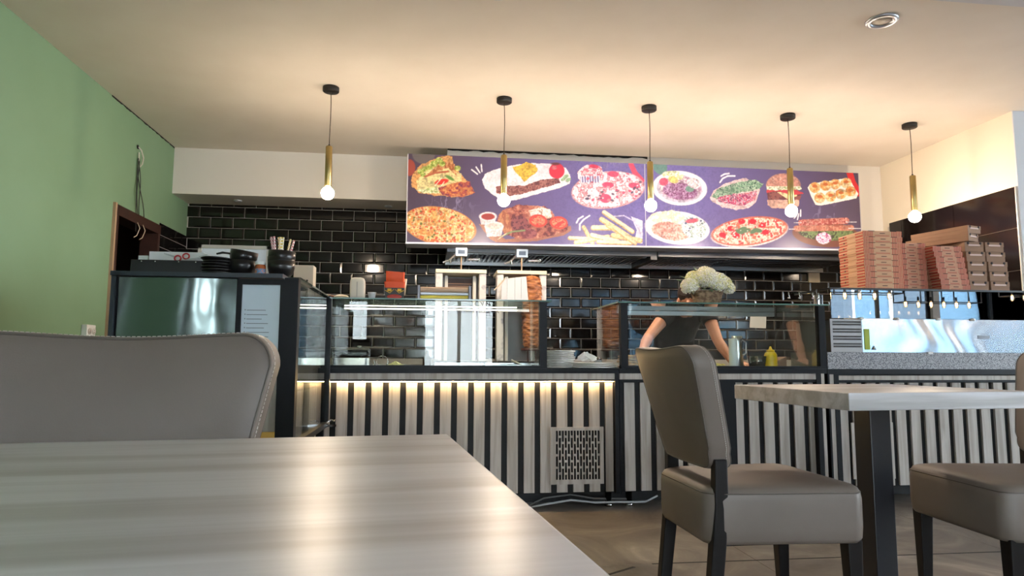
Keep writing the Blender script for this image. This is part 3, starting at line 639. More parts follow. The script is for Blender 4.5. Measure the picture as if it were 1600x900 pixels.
# glass display cases
def case(x0, x1, label, led):
    c = thing('glass_display_case', label, 'display case', ((x0+x1)/2, YC, .8155)); h = (x1-x0)/2; H_ = .385
    P(MB().box(-h,-h+.042,.0,.042,0,H_), 'front_post', black_frame, c); P(MB().box(h-.042,h,.0,.042,0,H_), 'front_post', black_frame, c)
    P(MB().box(-h,h,-.004,.05,0,.016), 'sill', black_frame, c)
    P(MB().box(-h+.042,h-.042,.012,.018,.016,H_), 'front_pane', pane, c)
    P(MB().box(-h+.004,-h+.010,.042,.6,0,H_), 'side_pane', pane, c); P(MB().box(h-.010,h-.004,.042,.6,0,H_), 'side_pane', pane, c)
    P(MB().box(-h-.02,h+.02,-.02,.62,H_+.001,H_+.009), 'top_pane', glass('top_glass', (214,228,220), .9, .03), c)
    e_ = mat('green_glass_edge', (74,112,100), .15)
    P(MB().box(-h-.021,h+.021,-.022,-.020,H_+.001,H_+.009).box(-h-.022,-h-.02,-.02,.62,H_+.001,H_+.009).box(h+.02,h+.022,-.02,.62,H_+.001,H_+.009), 'glass_edge', e_, c)
    if led: P(MB().box(-h+.05,h-.10,.585,.60,H_-.012,H_-.005), 'light_tube', mat('white_tube', (255,250,240), .4, emis=(255,246,228), es=3), c)
    else: P(MB().box(-h+.16,h-.02,.575,.60,H_-.03,H_-.002), 'steel_rail', steel, c)
    return c
case(-.585, .692, 'left glass display case with a light tube, below the doner grills', True)
case(1.135, 2.428, 'right glass display case below the white flower basket', False)

# ================================================================== TALL END CABINET (left)
t = thing('tall_display_cabinet', 'tall cabinet with stainless end panel and glass side at the left end', 'display cabinet', (-.90, 2.86, 0))
P(MB().box(-.35,.30,.03,1.0,0,.50), 'base', mat('counter_black'), t)
sp = MB(); nx_, nz_ = 60, 60; vs = []
for j in range(nz_+1):
    for i in range(nx_+1):
        u, v = i/nx_, j/nz_; x = -.324+.451*u; z = .12+1.07*v
        d = .006*math.sin(2.4*u*PI+.6)*(.5+.5*v)+.005*math.exp(-((u-.80)/.10)**2-((v-.93)/.09)**2)+.003*math.sin(7*u+2.2*math.sin(3*v))
        vs.append((x, .0+d, z))
fs = [(j*(nx_+1)+i, j*(nx_+1)+i+1, (j+1)*(nx_+1)+i+1, (j+1)*(nx_+1)+i) for j in range(nz_) for i in range(nx_)]
sp.add(vs, fs, 0, True); P(sp, 'stainless_panel', mat('dark_stainless', (112,124,122), .17, 1, stretch=(1,1,1), bump=(3,.25,.02)), t)
P(MB().box(-.335,.13,.014,.03,.1,1.195), 'backing', black_frame, t)
P(MB().box(-.352,.31,-.012,1.02,1.195,1.213).box(-.352,-.335,.0,.03,0,1.195), 'top_slab', mat('charcoal_slab', (40,46,54), .35), t)
P(MB().box(.317,.372,.0,.05,0,1.197).box(.131,.150,.0,.03,.3,1.19).box(.300,.317,.0,.03,.3,1.19).box(.15,.30,.0,.03,1.168,1.19), 'frame_post', black_frame, t)
P(MB().box(.15,.30,.008,.016,.3,.80), 'lower_panel', slat_mat, t); P(MB().box(.15,.30,.004,.016,.795,.83).box(.235,.25,.002,.016,.56,.80), 'inner_frame', black_frame, t); P(MB().box(.15,.30,.0,.016,.50,.575), 'brass_strip', mat('honey_strip', (206,160,72), .4, .3), t)
P(MB().box(.15,.30,.008,.016,.83,1.168), 'notice_panel', mat('frosted_reflection_panel', (206,218,228), .08, spec=1.0, coat=1), t)  # frosted glass; the window's whitish-blue reflection is put into its base colour
tx = MB()
for i in range(9):
    z = 1.062-.018*i; L = [.075,.082,.060,.085,.07,.09,.088,.06,.05][i]; tx.box(.162,.166,.006,.0079,z,z+.005); tx.box(.170,.170+L,.006,.0079,z,z+.0028)
P(tx, 'printed_list', mat('grey_print', (120,124,132), .6), t)
P(MB().box(.352,.358,.05,.995,.52,1.19), 'side_pane', glass('side_glass', (240,246,244), .8, .0), t)
P(MB().box(.34,.372,.05,1.0,.50,.525).box(.345,.372,.98,1.01,.5,1.2), 'side_frame', black_frame, t)
P(MB().box(.30,.372,.04,1.02,1.197,1.205), 'top_pane', glass('top_glass'), t)
for z in (.72,.95): P(MB().box(-.3,.335,.08,.98,z,z+.006), 'glass_shelf', glass('shelf_glass', (225,240,235), 1.2, .02), t)
P(MB().box(-.33,-.30,.03,1.0,.5,1.19), 'rear_wall', mat('pale_liner', (196,200,202), .4), t)
tag(MB().box(-.03,.03,-.015,.015,0,.012).tube([(-.02,0,.02),(.0,.01,.035),(.02,0,.03)], .005, 8).build('metal_latch', chrome, loc=(-.50,3.74,.51), parent=None), 'small chrome latch at the foot of the tall glass side', 'latch')

# ================================================================== RIGHT PREP UNIT
u = thing('prep_unit', 'stainless prep unit with granite base and mirrored glass guard under the pizza boxes', 'prep unit', (3.12, YC, .8155))
gm = mat('speckled_granite', (166,164,166), .35, noise=(190,(84,84,90),.46,.56))
P(MB().box(-.69,1.10,-.004,.42,0,.102), 'granite_slab', gm, u)
P(MB().box(-.655,1.10,.004,.40,.103,.30), 'body', mat('unit_grey', (120,122,124), .5), u)
sp = MB(); nx_, nz_ = 120, 12; vs = []
for j in range(nz_+1):
    for i in range(nx_+1):
        U_, V_ = i/nx_, j/nz_; x = -.455+1.14*U_; a_ = math.exp(-((U_-.42)/.25)**2)
        vs.append((x, -.004+0.0022*a_*math.sin(34*U_+1.5*math.sin(4*V_+9*U_))+.002*math.sin(9*U_), .103+.207*V_))
fs = [(j*(nx_+1)+i, j*(nx_+1)+i+1, (j+1)*(nx_+1)+i+1, (j+1)*(nx_+1)+i) for j in range(nz_) for i in range(nx_)]
sp.add(vs, fs, 0, True); P(sp, 'stainless_panel', mat('polished_stainless', (196,196,198), .17, 1), u)
lv = MB(); lv.box(-.665,-.455,-.006,.004,.103,.306)
P(lv, 'louvre_plate', mat('satin_steel', (150,148,148), .55, .8), u)
ho = MB()
for r_ in range(4):
    for q in range(2):
        z = .132+.045*r_+.016*q
        for k in range(22): ho.box(-.648+.0085*k, -.648+.0085*k+.005, -.0075, -.0055, z, z+.010)
P(ho, 'louvre_slots', mat('slot_dark', (30,28,28), .8), u)
P(MB().box(-.442,-.408,-.0075,-.0045,.118,.246), 'green_sticker', mat('lime_sticker', (150,164,40), .5), u)
P(MB().prism([(-.397,.118),(-.367,.118),(-.382,.144)], -.0075, -.0045, 0, 1), 'warning_triangle', mat('warning_print', (70,70,70), .5), u)
P(MB().prism([(-.391,.122),(-.373,.122),(-.382,.137)], -.0085, -.0074, 0, 1), 'triangle_centre', mat('warning_pale', (206,202,196), .5), u)
P(MB().box(.33,.41,-.0075,-.0045,.190,.210), 'grey_plate', mat('plate_grey', (140,144,152), .5), u)
mir = glass('mirror_guard', (150,156,160), 1.0, .16)
P(MB().box(-.65,.70,-.002,.004,.312,.49), 'glass_guard', mir, u)
P(MB().box(-.66,.72,-.01,.40,.491,.499), 'top_shelf', glass('shelf_top', (190,200,198), 1.2, .1), u)
P(MB().box(-.66,.72,-.013,-.010,.489,.500).box(-.66,-.655,-.01,.4,.489,.5).box(.70,.708,-.012,.02,.31,.49), 'edge_trim', mat('trim_dark', (44,46,48), .4), u)
for x in (-.46,-.22,.06,.30): P(MB().lathe([(0,0),(.013,0),(.014,.006),(.012,.014),(0,.016)], 16, c=(x,-.01,.303)), 'clamp', mat('white_clamp', (236,234,230), .3), u)
for x in (-.47,): P(MB().lathe([(0,0),(.010,0),(.011,.006),(.009,.018),(0,.02)], 16, c=(x,-.018,.468)), 'shelf_clip', chrome, u)
P(MB().box(-.022,.010,-.012,-.003,.092,.106), 'white_tab', white_plastic, u)
P(MB().cyl((-.648,.14,.315),.03,.15,28), 'steel_column', chrome, u)
# glass hood edge with hanging clips beside the prep unit
gs = thing('clip_rail', 'slim glass rail with small chrome clips beside the prep unit column', 'rail', (2.35, 3.98, 1.29))
P(MB().box(-.14,.10,0,.006,-.006,0), 'glass_strip', glass('shelf_glass'), gs)
for x in (-.11,-.04,.05,.09): P(MB().tube([(x,0,0),(x,-.004,-.02),(x+.004,-.004,-.03)], .004, 8).ell((x,-.004,-.036),(.009,.009,.007),12,8), 'clip', chrome, gs)
P(MB().box(.075,.081,-.002,.01,-.09,.02), 'hanger', chrome, gs)

def at(x, y, Y):                    # point seen at a photo position, at depth plane Y
    d = fw + rt*((x-800)/FPX) + up*((450-y)/FPX); k = Y/d[1]
    return Vector((d[0]*k, Y, CAMZ+d[2]*k))
def chain(mb, pts, rad, n=12):      # smooth tapered limb with ball joints
    mb.tube(pts, rad, n)
    for p, r_ in zip(pts, rad): mb.ell(p, (r_,r_,r_), n, 8)

# ================================================================== TABLES
def rrect(hx, hy, r, n=6, hx2=None):
    """rounded rectangle outline; hx2 = half width at the far (+y) end"""
    out = []; hx2 = hx if hx2 is None else hx2
    for (sx, sy, a0) in [(1,-1,-PI/2),(1,1,0),(-1,1,PI/2),(-1,-1,PI)]:
        h = hx2 if sy > 0 else hx
        for k in range(n+1):
            a = a0+PI/2*k/n; out.append((sx*(h-r)+r*math.cos(a), sy*(hy-r)+r*math.sin(a)))
    return out
def table(label, loc, rz, hx, hy, name='dining_table'):
    t = thing(name, label, 'table', (loc[0],loc[1],0), rz, 'pale laminate pedestal tables')
    MB().box(-hx,hx,-hy,hy,.723,.775).build('tabletop', laminate_x, t, bevel=.0025)
    MB().box(-.040,.040,-.040,.040,.02,.715).build('column', mat('black_column', (26,27,32), .34), t, bevel=.003)
    MB().box(-.16,.16,-.16,.16,.715,.723).build('mounting_plate', black_frame, t)
    MB().box(-.23,.23,-.23,.23,0,.018).build('base_plate', black_frame, t, bevel=.003)
    return t
a5 = math.radians(5.5)
table('square pale wood table at the right between the two taupe chairs', (1.525,2.20), math.radians(5.0), .335, .315)
hx, hy = .46, .33; tr_ = Vector((.028,.878,0))
cx = tr_.x-hx*math.cos(a5)+hy*math.sin(a5); cy_ = tr_.y-hx*math.sin(a5)-hy*math.cos(a5)
table('pale streaked wood table filling the lower left foreground', (cx, cy_), a5, hx, hy)

# ================================================================== CHAIRS
def chair(label, loc, rz):
    c = thing('dining_chair', label, 'chair', (loc[0],loc[1],0), rz, 'taupe leather dining chairs with dark legs')
    # seat
    out = rrect(.205, .24, .045, 6, .235)              # (y, x) outline: rear narrow, front wide
    lv = [(.90,.338),(.965,.338),(.99,.350),(1.0,.380),(1.0,.462),(.99,.480),(.965,.493),(.92,.500),(.80,.506),(.5,.512),(.05,.514)]
    rings = []
    for s_, z in lv:
        rings.append([( (x+.0)*s_ - (.018*(1-(y/.21)**2) if x < -.15 else 0)*s_ , y*s_, z) for (y,x) in out])
    MB().loft(rings).build('seat', leather, c)
    ring = [(x*.987 - (.018*(1-(y/.21)**2) if x < -.15 else 0), y*.987, .4815) for (y,x) in out]
    MB().tube(ring, .0022, 6, closed=True).build('seat_piping', piping_m, c)
    # backrest: pillow swept over a curved, reclined surface
    Z0, Z1 = .547, .912
    base = []
    n = 10
    def hwid(z): t = (z-Z0)/(Z1-Z0); return .192+.066*t
    o2 = []
    rb, rt2 = .045, .055
    zs = []
    for k in range(n+1): a = -PI/2+PI/2*k/n; o2.append((hwid(Z0)-rb+rb*math.cos(a), Z0+rb+rb*math.sin(a)))
    for k in range(1,14): z = Z0+rb+(Z1-Z0-rb-rt2)*k/14; o2.append((hwid(z), z))
    for k in range(n+1): a = PI/2*k/n; o2.append((hwid(Z1-rt2)-rt2+rt2*math.cos(a), Z1-rt2+rt2*math.sin(a)))
    top = []
    for k in range(1,16):
        y = (hwid(Z1-rt2)-rt2)*(1-2*k/16); top.append((y, Z1-.008*(1-min(1,abs(y)/.205)**2)**2))
    right = o2; left = [(-y, z) for (y,z) in reversed(o2)]
    outl = right+top+left+[((hwid(Z0)-rb)*(2*k/10-1), Z0) for k in range(1,10)]
    cz = (Z0+Z1)/2
    def warp(y, z, d):
        return (-.200-.25*(z-Z0)-.05*max(0,z-Z0)**2+.36*y*y + d, y, z)
    T = .035
    def inset(e):                    # shrink the outline by e metres
        N = len(outl); res = []
        for i in range(N):
            p, q = Vector(outl[i-1]), Vector(outl[(i+1) % N]); t_ = (q-p).normalized(); nn = Vector((-t_.y, t_.x)); res.append((outl[i][0]+nn.x*e, outl[i][1]+nn.y*e))
        return res
    prof = [(0,0),(0,.55),(.0012,.80),(.0035,.93),(.008,1.0)]
    rings = []
    for (e_,d) in reversed(prof): rings.append([warp(y,z,-T*d) for y,z in inset(e_)])
    for (e_,d) in prof[1:]: rings.append([warp(y,z,T*d) for y,z in inset(e_)])
    # inner faces as shrinking rings
    def shr(f_, d):
        return [warp(y*f_, cz+(z-cz)*f_, d) for y,z in inset(.008)]
    back = [shr(f_, -T*1.0) for f_ in (.02,.3,.6,.85)]; front = [shr(f_, T*(1.0+.22*(1-f_**2))) for f_ in (.85,.6,.3,.02)]
    MB().loft(back+rings+front).build('backrest', leather, c)
    for s_ in (-1,1):
        MB().tube([warp(y,z,s_*T*.955) for y,z in inset(.004)], .0022, 6, closed=True).build('back_piping', piping_m, c)
    st = MB(); path = inset(-.0004); N = len(path)
    P_ = [Vector(warp(y,z,T*.55)) for y,z in path]
    for i in range(N):
        a, b_ = P_[i], P_[(i+1) % N]; L = (b_-a).length; k = max(1, round(L/.0075))
        for j in range(k):
            p = a.lerp(b_, (j+.15)/k); q = a.lerp(b_, (j+.8)/k); st.tube([p,q], .0009, 4)
    st.build('stitching', thread, c)
    # legs
    for s_ in (-1,1):
        y = .2*s_
        g = MB(); sec = [(-.262,.0,.017,.017),(-.235,.12,.019,.018),(-.214,.30,.021,.019),(-.200,.44,.021,.019),(-.198,.58,.019,.017)]
        g.loft([[(x-a,y*.93-b_,z),(x+a,y*.93-b_,z),(x+a,y*.93+b_,z),(x-a,y*.93+b_,z)] for (x,z,a,b_) in sec], smooth=False); g.build('leg', dark_wood, c, bevel=.004)
        g = MB(); sec = [(.205,.0,.014,.014),(.203,.15,.018,.018),(.200,.345,.023,.023)]
        g.loft([[(x-a,y-b_,z),(x+a,y-b_,z),(x+a,y+b_,z),(x-a,y+b_,z)] for (x,z,a,b_) in sec], smooth=False); g.build('leg', dark_wood, c, bevel=.003)
    MB().box(-.19,.20,-.18,.18,.330,.345).build('seat_frame', dark_wood, c)
    return c
ch = chair('taupe leather chair seen from behind, left of the square table', (1.05,2.13), math.radians(1))
dup(ch, (1.945,2.068,0), math.radians(176.6), 'taupe leather chair facing left at the right edge, beyond the table column')
dup(ch, (-.497,.925,0), math.radians(-90), 'grey taupe chair in the left foreground, its backrest facing the camera')

# ================================================================== SOCKET AND LOOSE WIRES ON THE GREEN WALL
so = thing('wall_socket', 'white double socket low on the green wall', 'socket', (XL, 4.758, 1.052))
MB().box(0,.036,-.058,.058,-.056,.03).build('housing', white_plastic, so, bevel=.004)
for y in (-.028,.028):
    k = MB().lathe([(0,.0),(.019,0),(.021,.003),(.021,.006),(.0,.0061)], 20).build('outlet', mat('outlet_grey', (206,204,200), .5), so, loc=(.036,y,-.012), rot=(0,PI/2,0))
    for z in (-.006,.006): MB().lathe([(0,.0062),(.0028,.0062),(.0028,.0072),(0,.0072)], 10, c=(z,0,0)).build('pin_hole', black_plastic, k)
wr = thing('loose_wires', 'bundle of loose dark and white wires hanging from a hole in the green wall', 'wires', (XL+.002, 5.36, 2.47))
MB().lathe([(0,0),(.016,0),(.017,.003),(0,.004)], 14).build('wall_hole', mat('hole_black', (12,10,10), .9), wr, rot=(0,PI/2,0))
MB().tube([(.006,0,0),(.02,.02,-.02),(.026,.05,-.07),(.02,.05,-.12),(.012,.03,-.15),(.012,.01,-.10),(.01,.005,-.04)], .005, 8).build('white_loop', mat('wire_white', (206,202,190), .6), wr)
for i,(dy,L,col) in enumerate([(.10,.52,(30,32,28)),(.05,.50,(36,44,34)),(.03,.56,(30,30,28)),(-.01,.42,(96,120,88)),(.13,.46,(34,36,30))]):
    pts = [(.008+.008*math.sin(t*5+i), dy*t*1.2+.012*math.sin(t*7+i*2), -.09-L*t) for t in [k/10 for k in range(11)]]
    MB().tube(pts, .0034, 6).build('wire', mat('wire_%d%d' % (col[0], col[1]), col, .6), wr)
for dy in (.02,.12): MB().tube([(.01,dy,-.55),(.03,dy+.03,-.62),(.02,dy+.01,-.68),(.015,dy-.03,-.70)], .0032, 6).build('wire', mat('wire_bare', (196,176,150), .6), wr)

# ================================================================== THINGS ON THE LEFT CABINET (top at z 1.213)
ZT = 1.2132
tb = thing('serving_tray', 'long black tray box on the cabinet top, nearest the green wall', 'tray', (-1.11,3.12,ZT))
MB().box(-.145,.150,-.09,.30,0,.072).build('tray_body', mat('matt_black', (15,14,15), .5), tb, bevel=.004)
rv = MB()
for x in (-.10,-.045,.05,.12): rv.lathe([(0,0),(.003,0),(.003,.002),(0,.002)], 8, c=(x,-.0,.0))
k = rv.build('rivets', chrome, tb, loc=(0,-.0905,.064), rot=(PI/2,0,0))
wx_ = MB().box(-.10,.125,0,.20,0,.042).hexa([(.125,0,.0),(.17,.0,-.012),(.17,.2,-.012),(.125,.2,.0)], [(.125,0,.04),(.15,.0,.03),(.15,.2,.03),(.125,.2,.04)])
tag(wx_.build('cardboard_box', mat('white_card', (226,226,224), .6), loc=(-1.10,3.08,ZT+.0725)), 'flat white cardboard box with an open flap, lying on the black tray', 'box')
tag(MB().box(-.02,.02,0,.15,0,.026).build('paper_packet', paper, loc=(-1.232,3.10,ZT+.0725)), 'small white packet left of the flat white box', 'packet')
sc_ = thing('scissors', 'red handled scissors lying against the white box on the black tray', 'scissors', (-1.06,3.068,ZT+.085))
for (x,z) in ((-.018,.0),(.016,.010)):
    MB().tube([(x+.013*math.cos(a),0,z+.012*math.sin(a)) for a in [2*PI*k/14 for k in range(14)]], .0034, 8, closed=True).build('handle', mat('red_plastic', (186,30,34), .35), sc_)
MB().hexa([(-.075,-.002,.018),(-.03,-.002,.002),(-.03,.002,.002),(-.075,.002,.018)], [(-.075,-.002,.022),(-.03,-.002,.010),(-.03,.002,.010),(-.075,.002,.022)]).build('blade', steel, sc_)
fk = thing('fork', 'steel fork leaning on the white box right of the red scissors', 'fork', (-1.0,3.066,ZT+.079))
MB().hexa([(-.045,-.001,.0),(.01,-.001,.006),(.01,.002,.006),(-.045,.002,.0)], [(-.045,-.001,.004),(.01,-.001,.012),(.01,.002,.012),(-.045,.002,.004)]).build('shaft', steel, fk)
pr = MB()
for k in range(4): pr.hexa([(.01,-.001,.003+.004*k),(.045,-.001,.012+.004*k),(.045,.001,.012+.004*k),(.01,.001,.003+.004*k)], [(.01,-.001,.005+.004*k),(.045,-.001,.014+.004*k),(.045,.001,.014+.004*k),(.01,.001,.005+.004*k)])
pr.build('prongs', steel, fk)
blk = mat('black_melamine', (19,18,19), .28)
def plate_mesh(r, h, m_=0): return MB().lathe([(0,0),(r*.6,0),(r*.66,.002),(r,h-.004),(r,h),(r*.97,h),(r*.62,.005),(0,.005)], 40)
p0 = plate_mesh(.066,.022).build('side_plate', blk)
for i in range(6):
    o = p0 if i == 0 else dup(p0); o.location = (-.905+.004*math.sin(i*2.1), 3.05+.003*math.cos(i*3), ZT+.0125*i); o.rotation_euler = (math.radians([0,.3,-.5,.4,.8,-1.2][i]), math.radians([0,-.5,.4,.8,-.3,1.0][i]), 0)
    tag(o, 'black round plate in the stack right of the tray, %s' % ORD[5-i], 'plate', 'black plates stacked on the cabinet')
def bowl_mesh(r, h): return MB().lathe([(0,0),(r*.52,0),(r*.56,.004),(r*.86,h*.3),(r*.99,h*.65),(r,h),(r*.96,h),(r*.94,h*.66),(r*.80,h*.32),(r*.4,.008),(0,.007)], 40)
b0 = bowl_mesh(.058,.078).build('bowl', blk)
bl = [(-.805,3.06,0,0,0,'lower black bowl of the tilted pair beside the black plates'),(-.810,3.06,.044,.05,.16,'tilted upper black bowl of the pair beside the black plates'),
      (-.642,3.06,0,0,0,'lowest black bowl of the stack holding the paper straws'),(-.641,3.062,.022,.02,-.03,'middle black bowl of the stack holding the paper straws'),(-.643,3.058,.044,-.02,.04,'topmost black bowl with striped paper straws standing in it')]
for i,(x,y,z,a,b_,l) in enumerate(bl):
    o = b0 if i == 0 else dup(b0); o.location = (x,y,ZT+z); o.rotation_euler = (a,b_,0); tag(o, l, 'bowl', 'black bowls on the cabinet top')
tag(MB().tube([(-.045,0,.0),(-.02,0,.006),(.0,0,.004),(.03,0,.0)], [.004,.005,.004,.006], 8).build('spoon_handle', blk, loc=(-.862,3.03,ZT+.103)), 'black spoon handle resting between plates and tilted bowl', 'spoon')
j = thing('sauce_jar', 'small jar with white lid and orange blue label between the black bowls', 'jar', (-.722,3.03,ZT))
MB().lathe([(0,0),(.021,0),(.022,.003),(.022,.052),(.019,.058),(0,.058)], 28).build('jar_body', mat('jar_orange', (176,92,52), .25), j)
MB().lathe([(.0224,.010),(.0226,.012),(.0226,.038),(.0224,.04)], 28).build('label_band', mat('jar_blue', (88,128,168), .5, noise=(90,(196,120,92),.45,.55)), j)
MB().lathe([(0,.058),(.022,.058),(.023,.060),(.023,.072),(.021,.074),(0,.074)], 28).build('lid', white_plastic, j)
sw = [mat('straw_pink', (214,120,130), .6), mat('straw_yellow', (222,196,92), .6), mat('straw_white', (240,236,228), .6)]
straws = {}
rs = random.Random(3)
for ci in (0,1):
    g = MB(); n = 9; L = .125; seg_ = 18
    for k in range(seg_): g.add([(.0048*math.cos(2*PI*q/n+(0)), .0048*math.sin(2*PI*q/n), L*(k+h_)/seg_) for h_ in (0,1) for q in range(n)], [(q,(q+1)%n,n+(q+1)%n,n+q) for q in range(n)], 0, True); g.mi[-n:] = [1 if (k+q*2//n*1+q//3) % 2 else 0 for q in range(n)]
    straws[ci] = g.build('paper_straw', [sw[ci], sw[2]])
cnt = [0,0]
for i in range(13):
    ci = 0 if i in (0,1,2,4,9,11,12) else 1
    o = straws[ci] if cnt[ci] == 0 else dup(straws[ci]); cnt[ci] += 1
    tx_ = (i-6)/6*.26; o.location = (-.645+(i-6)*.0037, 3.058+rs.uniform(-.02,.02), ZT+.06); o.rotation_euler = (rs.uniform(-.12,.12), tx_, rs.uniform(0,3))
    tag(o, ['pink and white striped paper straw in the bunch in the black bowl','yellow and white striped paper straw in the bunch in the black bowl'][ci], 'straw', ['pink striped straws in the bowl','yellow striped straws in the bowl'][ci])
pf = thing('picture_frame', 'white framed white board leaning behind the black bowls', 'frame', (-.995,3.62,ZT))
q0, q1 = at(310,382,3.62), at(420,424,3.62); W_ = q1.x-q0.x; H_ = q0.z-ZT
pf.location = (q0.x,3.62,ZT)
MB().box(0,W_,0,.02,H_-.018,H_).box(0,.016,0,.02,0,H_).box(W_-.016,W_,0,.02,0,H_).box(0,W_,0,.02,0,.016).build('frame', mat('pale_beige_frame', (206,194,180), .5), pf)
MB().box(.01,W_-.01,.008,.016,.01,H_-.01).build('board', mat('board_white', (236,236,238), .4), pf)
MB().box(W_*.62,W_*.78,.0068,.0082,H_*.42,H_*.50).build('printed_mark', mat('mark_green', (186,196,184), .6), pf)
cbx = thing('cardboard_carton', 'beige cardboard carton with dark print standing behind the striped straws', 'box', (-.71,3.80,ZT))
q0, q1 = at(459,414,3.80), at(489,450,3.80)
cbx.location = (q0.x,3.80,ZT); W_ = q1.x-q0.x; H_ = max(.05, q0.z-ZT)
kb = mat('beige_card', (206,188,164), .7)
MB().box(0,W_,0,.09,0,H_).build('carton_body', kb, cbx, bevel=.003)
pt = MB()
for i,(a,c) in enumerate([(.2,.26),(.30,.38),(.42,.50),(.54,.60),(.64,.74)]): pt.box(W_*a,W_*c,-.001,.0005,H_*.45,H_*.45+.010)
pt.build('printed_word', mat('dark_print', (50,44,40), .6), cbx)

# ================================================================== ON TOP OF THE LEFT GLASS CASE (z 1.2255)
ZG = 1.2256
bdw = thing('wooden_spoon', 'wooden spoon lying on the glass corner of the left case', 'spoon', (-.56,4.2,ZG))
MB().tube([(-.09,.06,.022),(-.02,.02,.018),(.02,0,.012)], [.012,.010,.009], 10).build('handle', mat('brown_wood', (132,84,58), .5), bdw)
MB().ell((.04,-.01,.014),(.045,.028,.014),18,10).build('spoon_bowl', mat('pale_wood', (214,200,176), .5), bdw)
nb = thing('foam_container', 'tall rounded off-white foam container standing on the left glass case', 'container', (-.42,4.15,ZG))
MB().loft([[(x*s_,y*s_*1,z) for x,y in rrect(.044,.04,.014)] for s_,z in ((.93,0),(.98,.02),(1,.08),(.96,.108),(.84,.122),(.5,.127))]).build('container_body', mat('foam_offwhite', (226,214,196), .6), nb)
MB().box(-.004,.004,-.0415,-.039,.01,.10).build('seam', mat('foam_seam', (196,184,168), .7), nb)
cu = MB().lathe([(0,0),(.017,0),(.024,.034),(.026,.035),(.026,.040),(.022,.040),(.016,.003),(0,.003)], 28).build('plastic_cup', mat('translucent_cup', (226,226,226), .3), loc=(-.335,4.15,ZG))
tag(cu, 'small translucent white cup beside the foam container', 'cup')
def carton(h, w0, w1, notch):
    m_ = MB(); pts = rrect(w0,.026,.008); top = rrect(w1,.032,.010)
    m_.loft([[(x,y,0) for x,y in pts],[(x,y,h*.78) for x,y in [(a+(c-a)*.78,b_+(d-b_)*.78) for (a,b_),(c,d) in zip(pts,top)]]], cap1=False)
    n = len(top); lift = []
    for (x,y) in top:
        z = h*(1.0 - notch*math.exp(-((x-.004)/.006)**2))
        lift.append((x,y,z))
    m_.loft([[(a+(c-a)*.78,b_+(d-b_)*.78,h*.78) for (a,b_),(c,d) in zip(pts,top)], lift, [(x*.94,y*.9,z-.0005) for x,y,z in lift], [(x*.8,y*.8,h*.3) for x,y,z in lift]], cap0=False, smooth=False)
    return m_
orange = mat('orange_card', (236,84,28), .55)
fc = thing('fries_carton', 'outer fries carton with black band and yellow zigzag print on the glass case', 'fries carton', (-.20,4.15,ZG))
carton(.105,.052,.062,.25).build('carton_body', orange, fc)
bnd = MB()
def face(z0,z1,x0a,x1a,x0b,x1b,y): return [(x0a,y,z0),(x1a,y,z0),(x1b,y,z1),(x0b,y,z1)]
bnd.hexa([(-.0535,-.0275,.0),(.0535,-.0275,.0),(.0535,.0275,.0),(-.0535,.0275,.0)], [(-.0585,-.0315,.068),(.0585,-.0315,.068),(.0585,.0315,.068),(-.0585,.0315,.068)]); bnd.build('black_band', mat('band_black', (38,34,30), .5), fc)
zg = MB()
for s_ in (-1,1): zg.tube([(s_*.055,-.0335,.052),(s_*.028,-.0315,.036),(s_*.004,-.0305,.058)], .0022, 5).box(s_*.030-.012,s_*.030+.012,-.0345,-.0325,.046,.062)
zg.build('yellow_print', mat('print_yellow', (238,186,40), .5), fc)
MB().ell((0,-.029,.014),(.045,.004,.014),16,8).build('red_print', mat('print_red', (176,52,36), .5), fc)
for i,(dx,dz,rz_,l) in enumerate([(-.016,.052,.06,'inner orange carton leaning left in the stacked fries cartons'),(.020,.047,-.05,'inner orange carton leaning right in the stacked fries cartons')]):
    tag(carton(.115,.034,.044,.3).build('fries_carton', orange, loc=(-.20+dx,4.152,ZG+dz), rot=(0,rz_,0)), l, 'fries carton', 'nested orange fries cartons')
tag(MB().loft([[(x,y,z) for x,y in rrect(.045+.012*k,.02,.008)] for k,z in ((0,0),(1,.10))]).build('fries_carton', mat('cream_card', (232,214,186), .6), loc=(-.185,4.20,ZG+.03)), 'cream carton edge behind the orange fries cartons', 'fries carton')
rd = thing('roll_dispenser', 'dispenser with foil and paper rolls on the left glass case', 'roll dispenser', (.10,4.18,ZG))
for s_ in (-1,1): MB().box(s_*.155-.008,s_*.155+.008,-.05,.05,0,.088).build('end_bracket', mat('grey_bracket', (112,112,118), .4, .6), rd, bevel=.003)
for i,(z,r_,col,nm) in enumerate([(.062,.018,(214,178,146),'tan roll'),(.038,.013,(206,212,222),'silver roll'),(.015,.014,(236,214,84),'yellow roll')]):
    k = MB().cyl((-.145,-.03,z),r_,.29,24,axis=0).build('roll', mat('roll_%d' % i, col, .35, .5 if i == 1 else 0), rd); k['label'] = nm

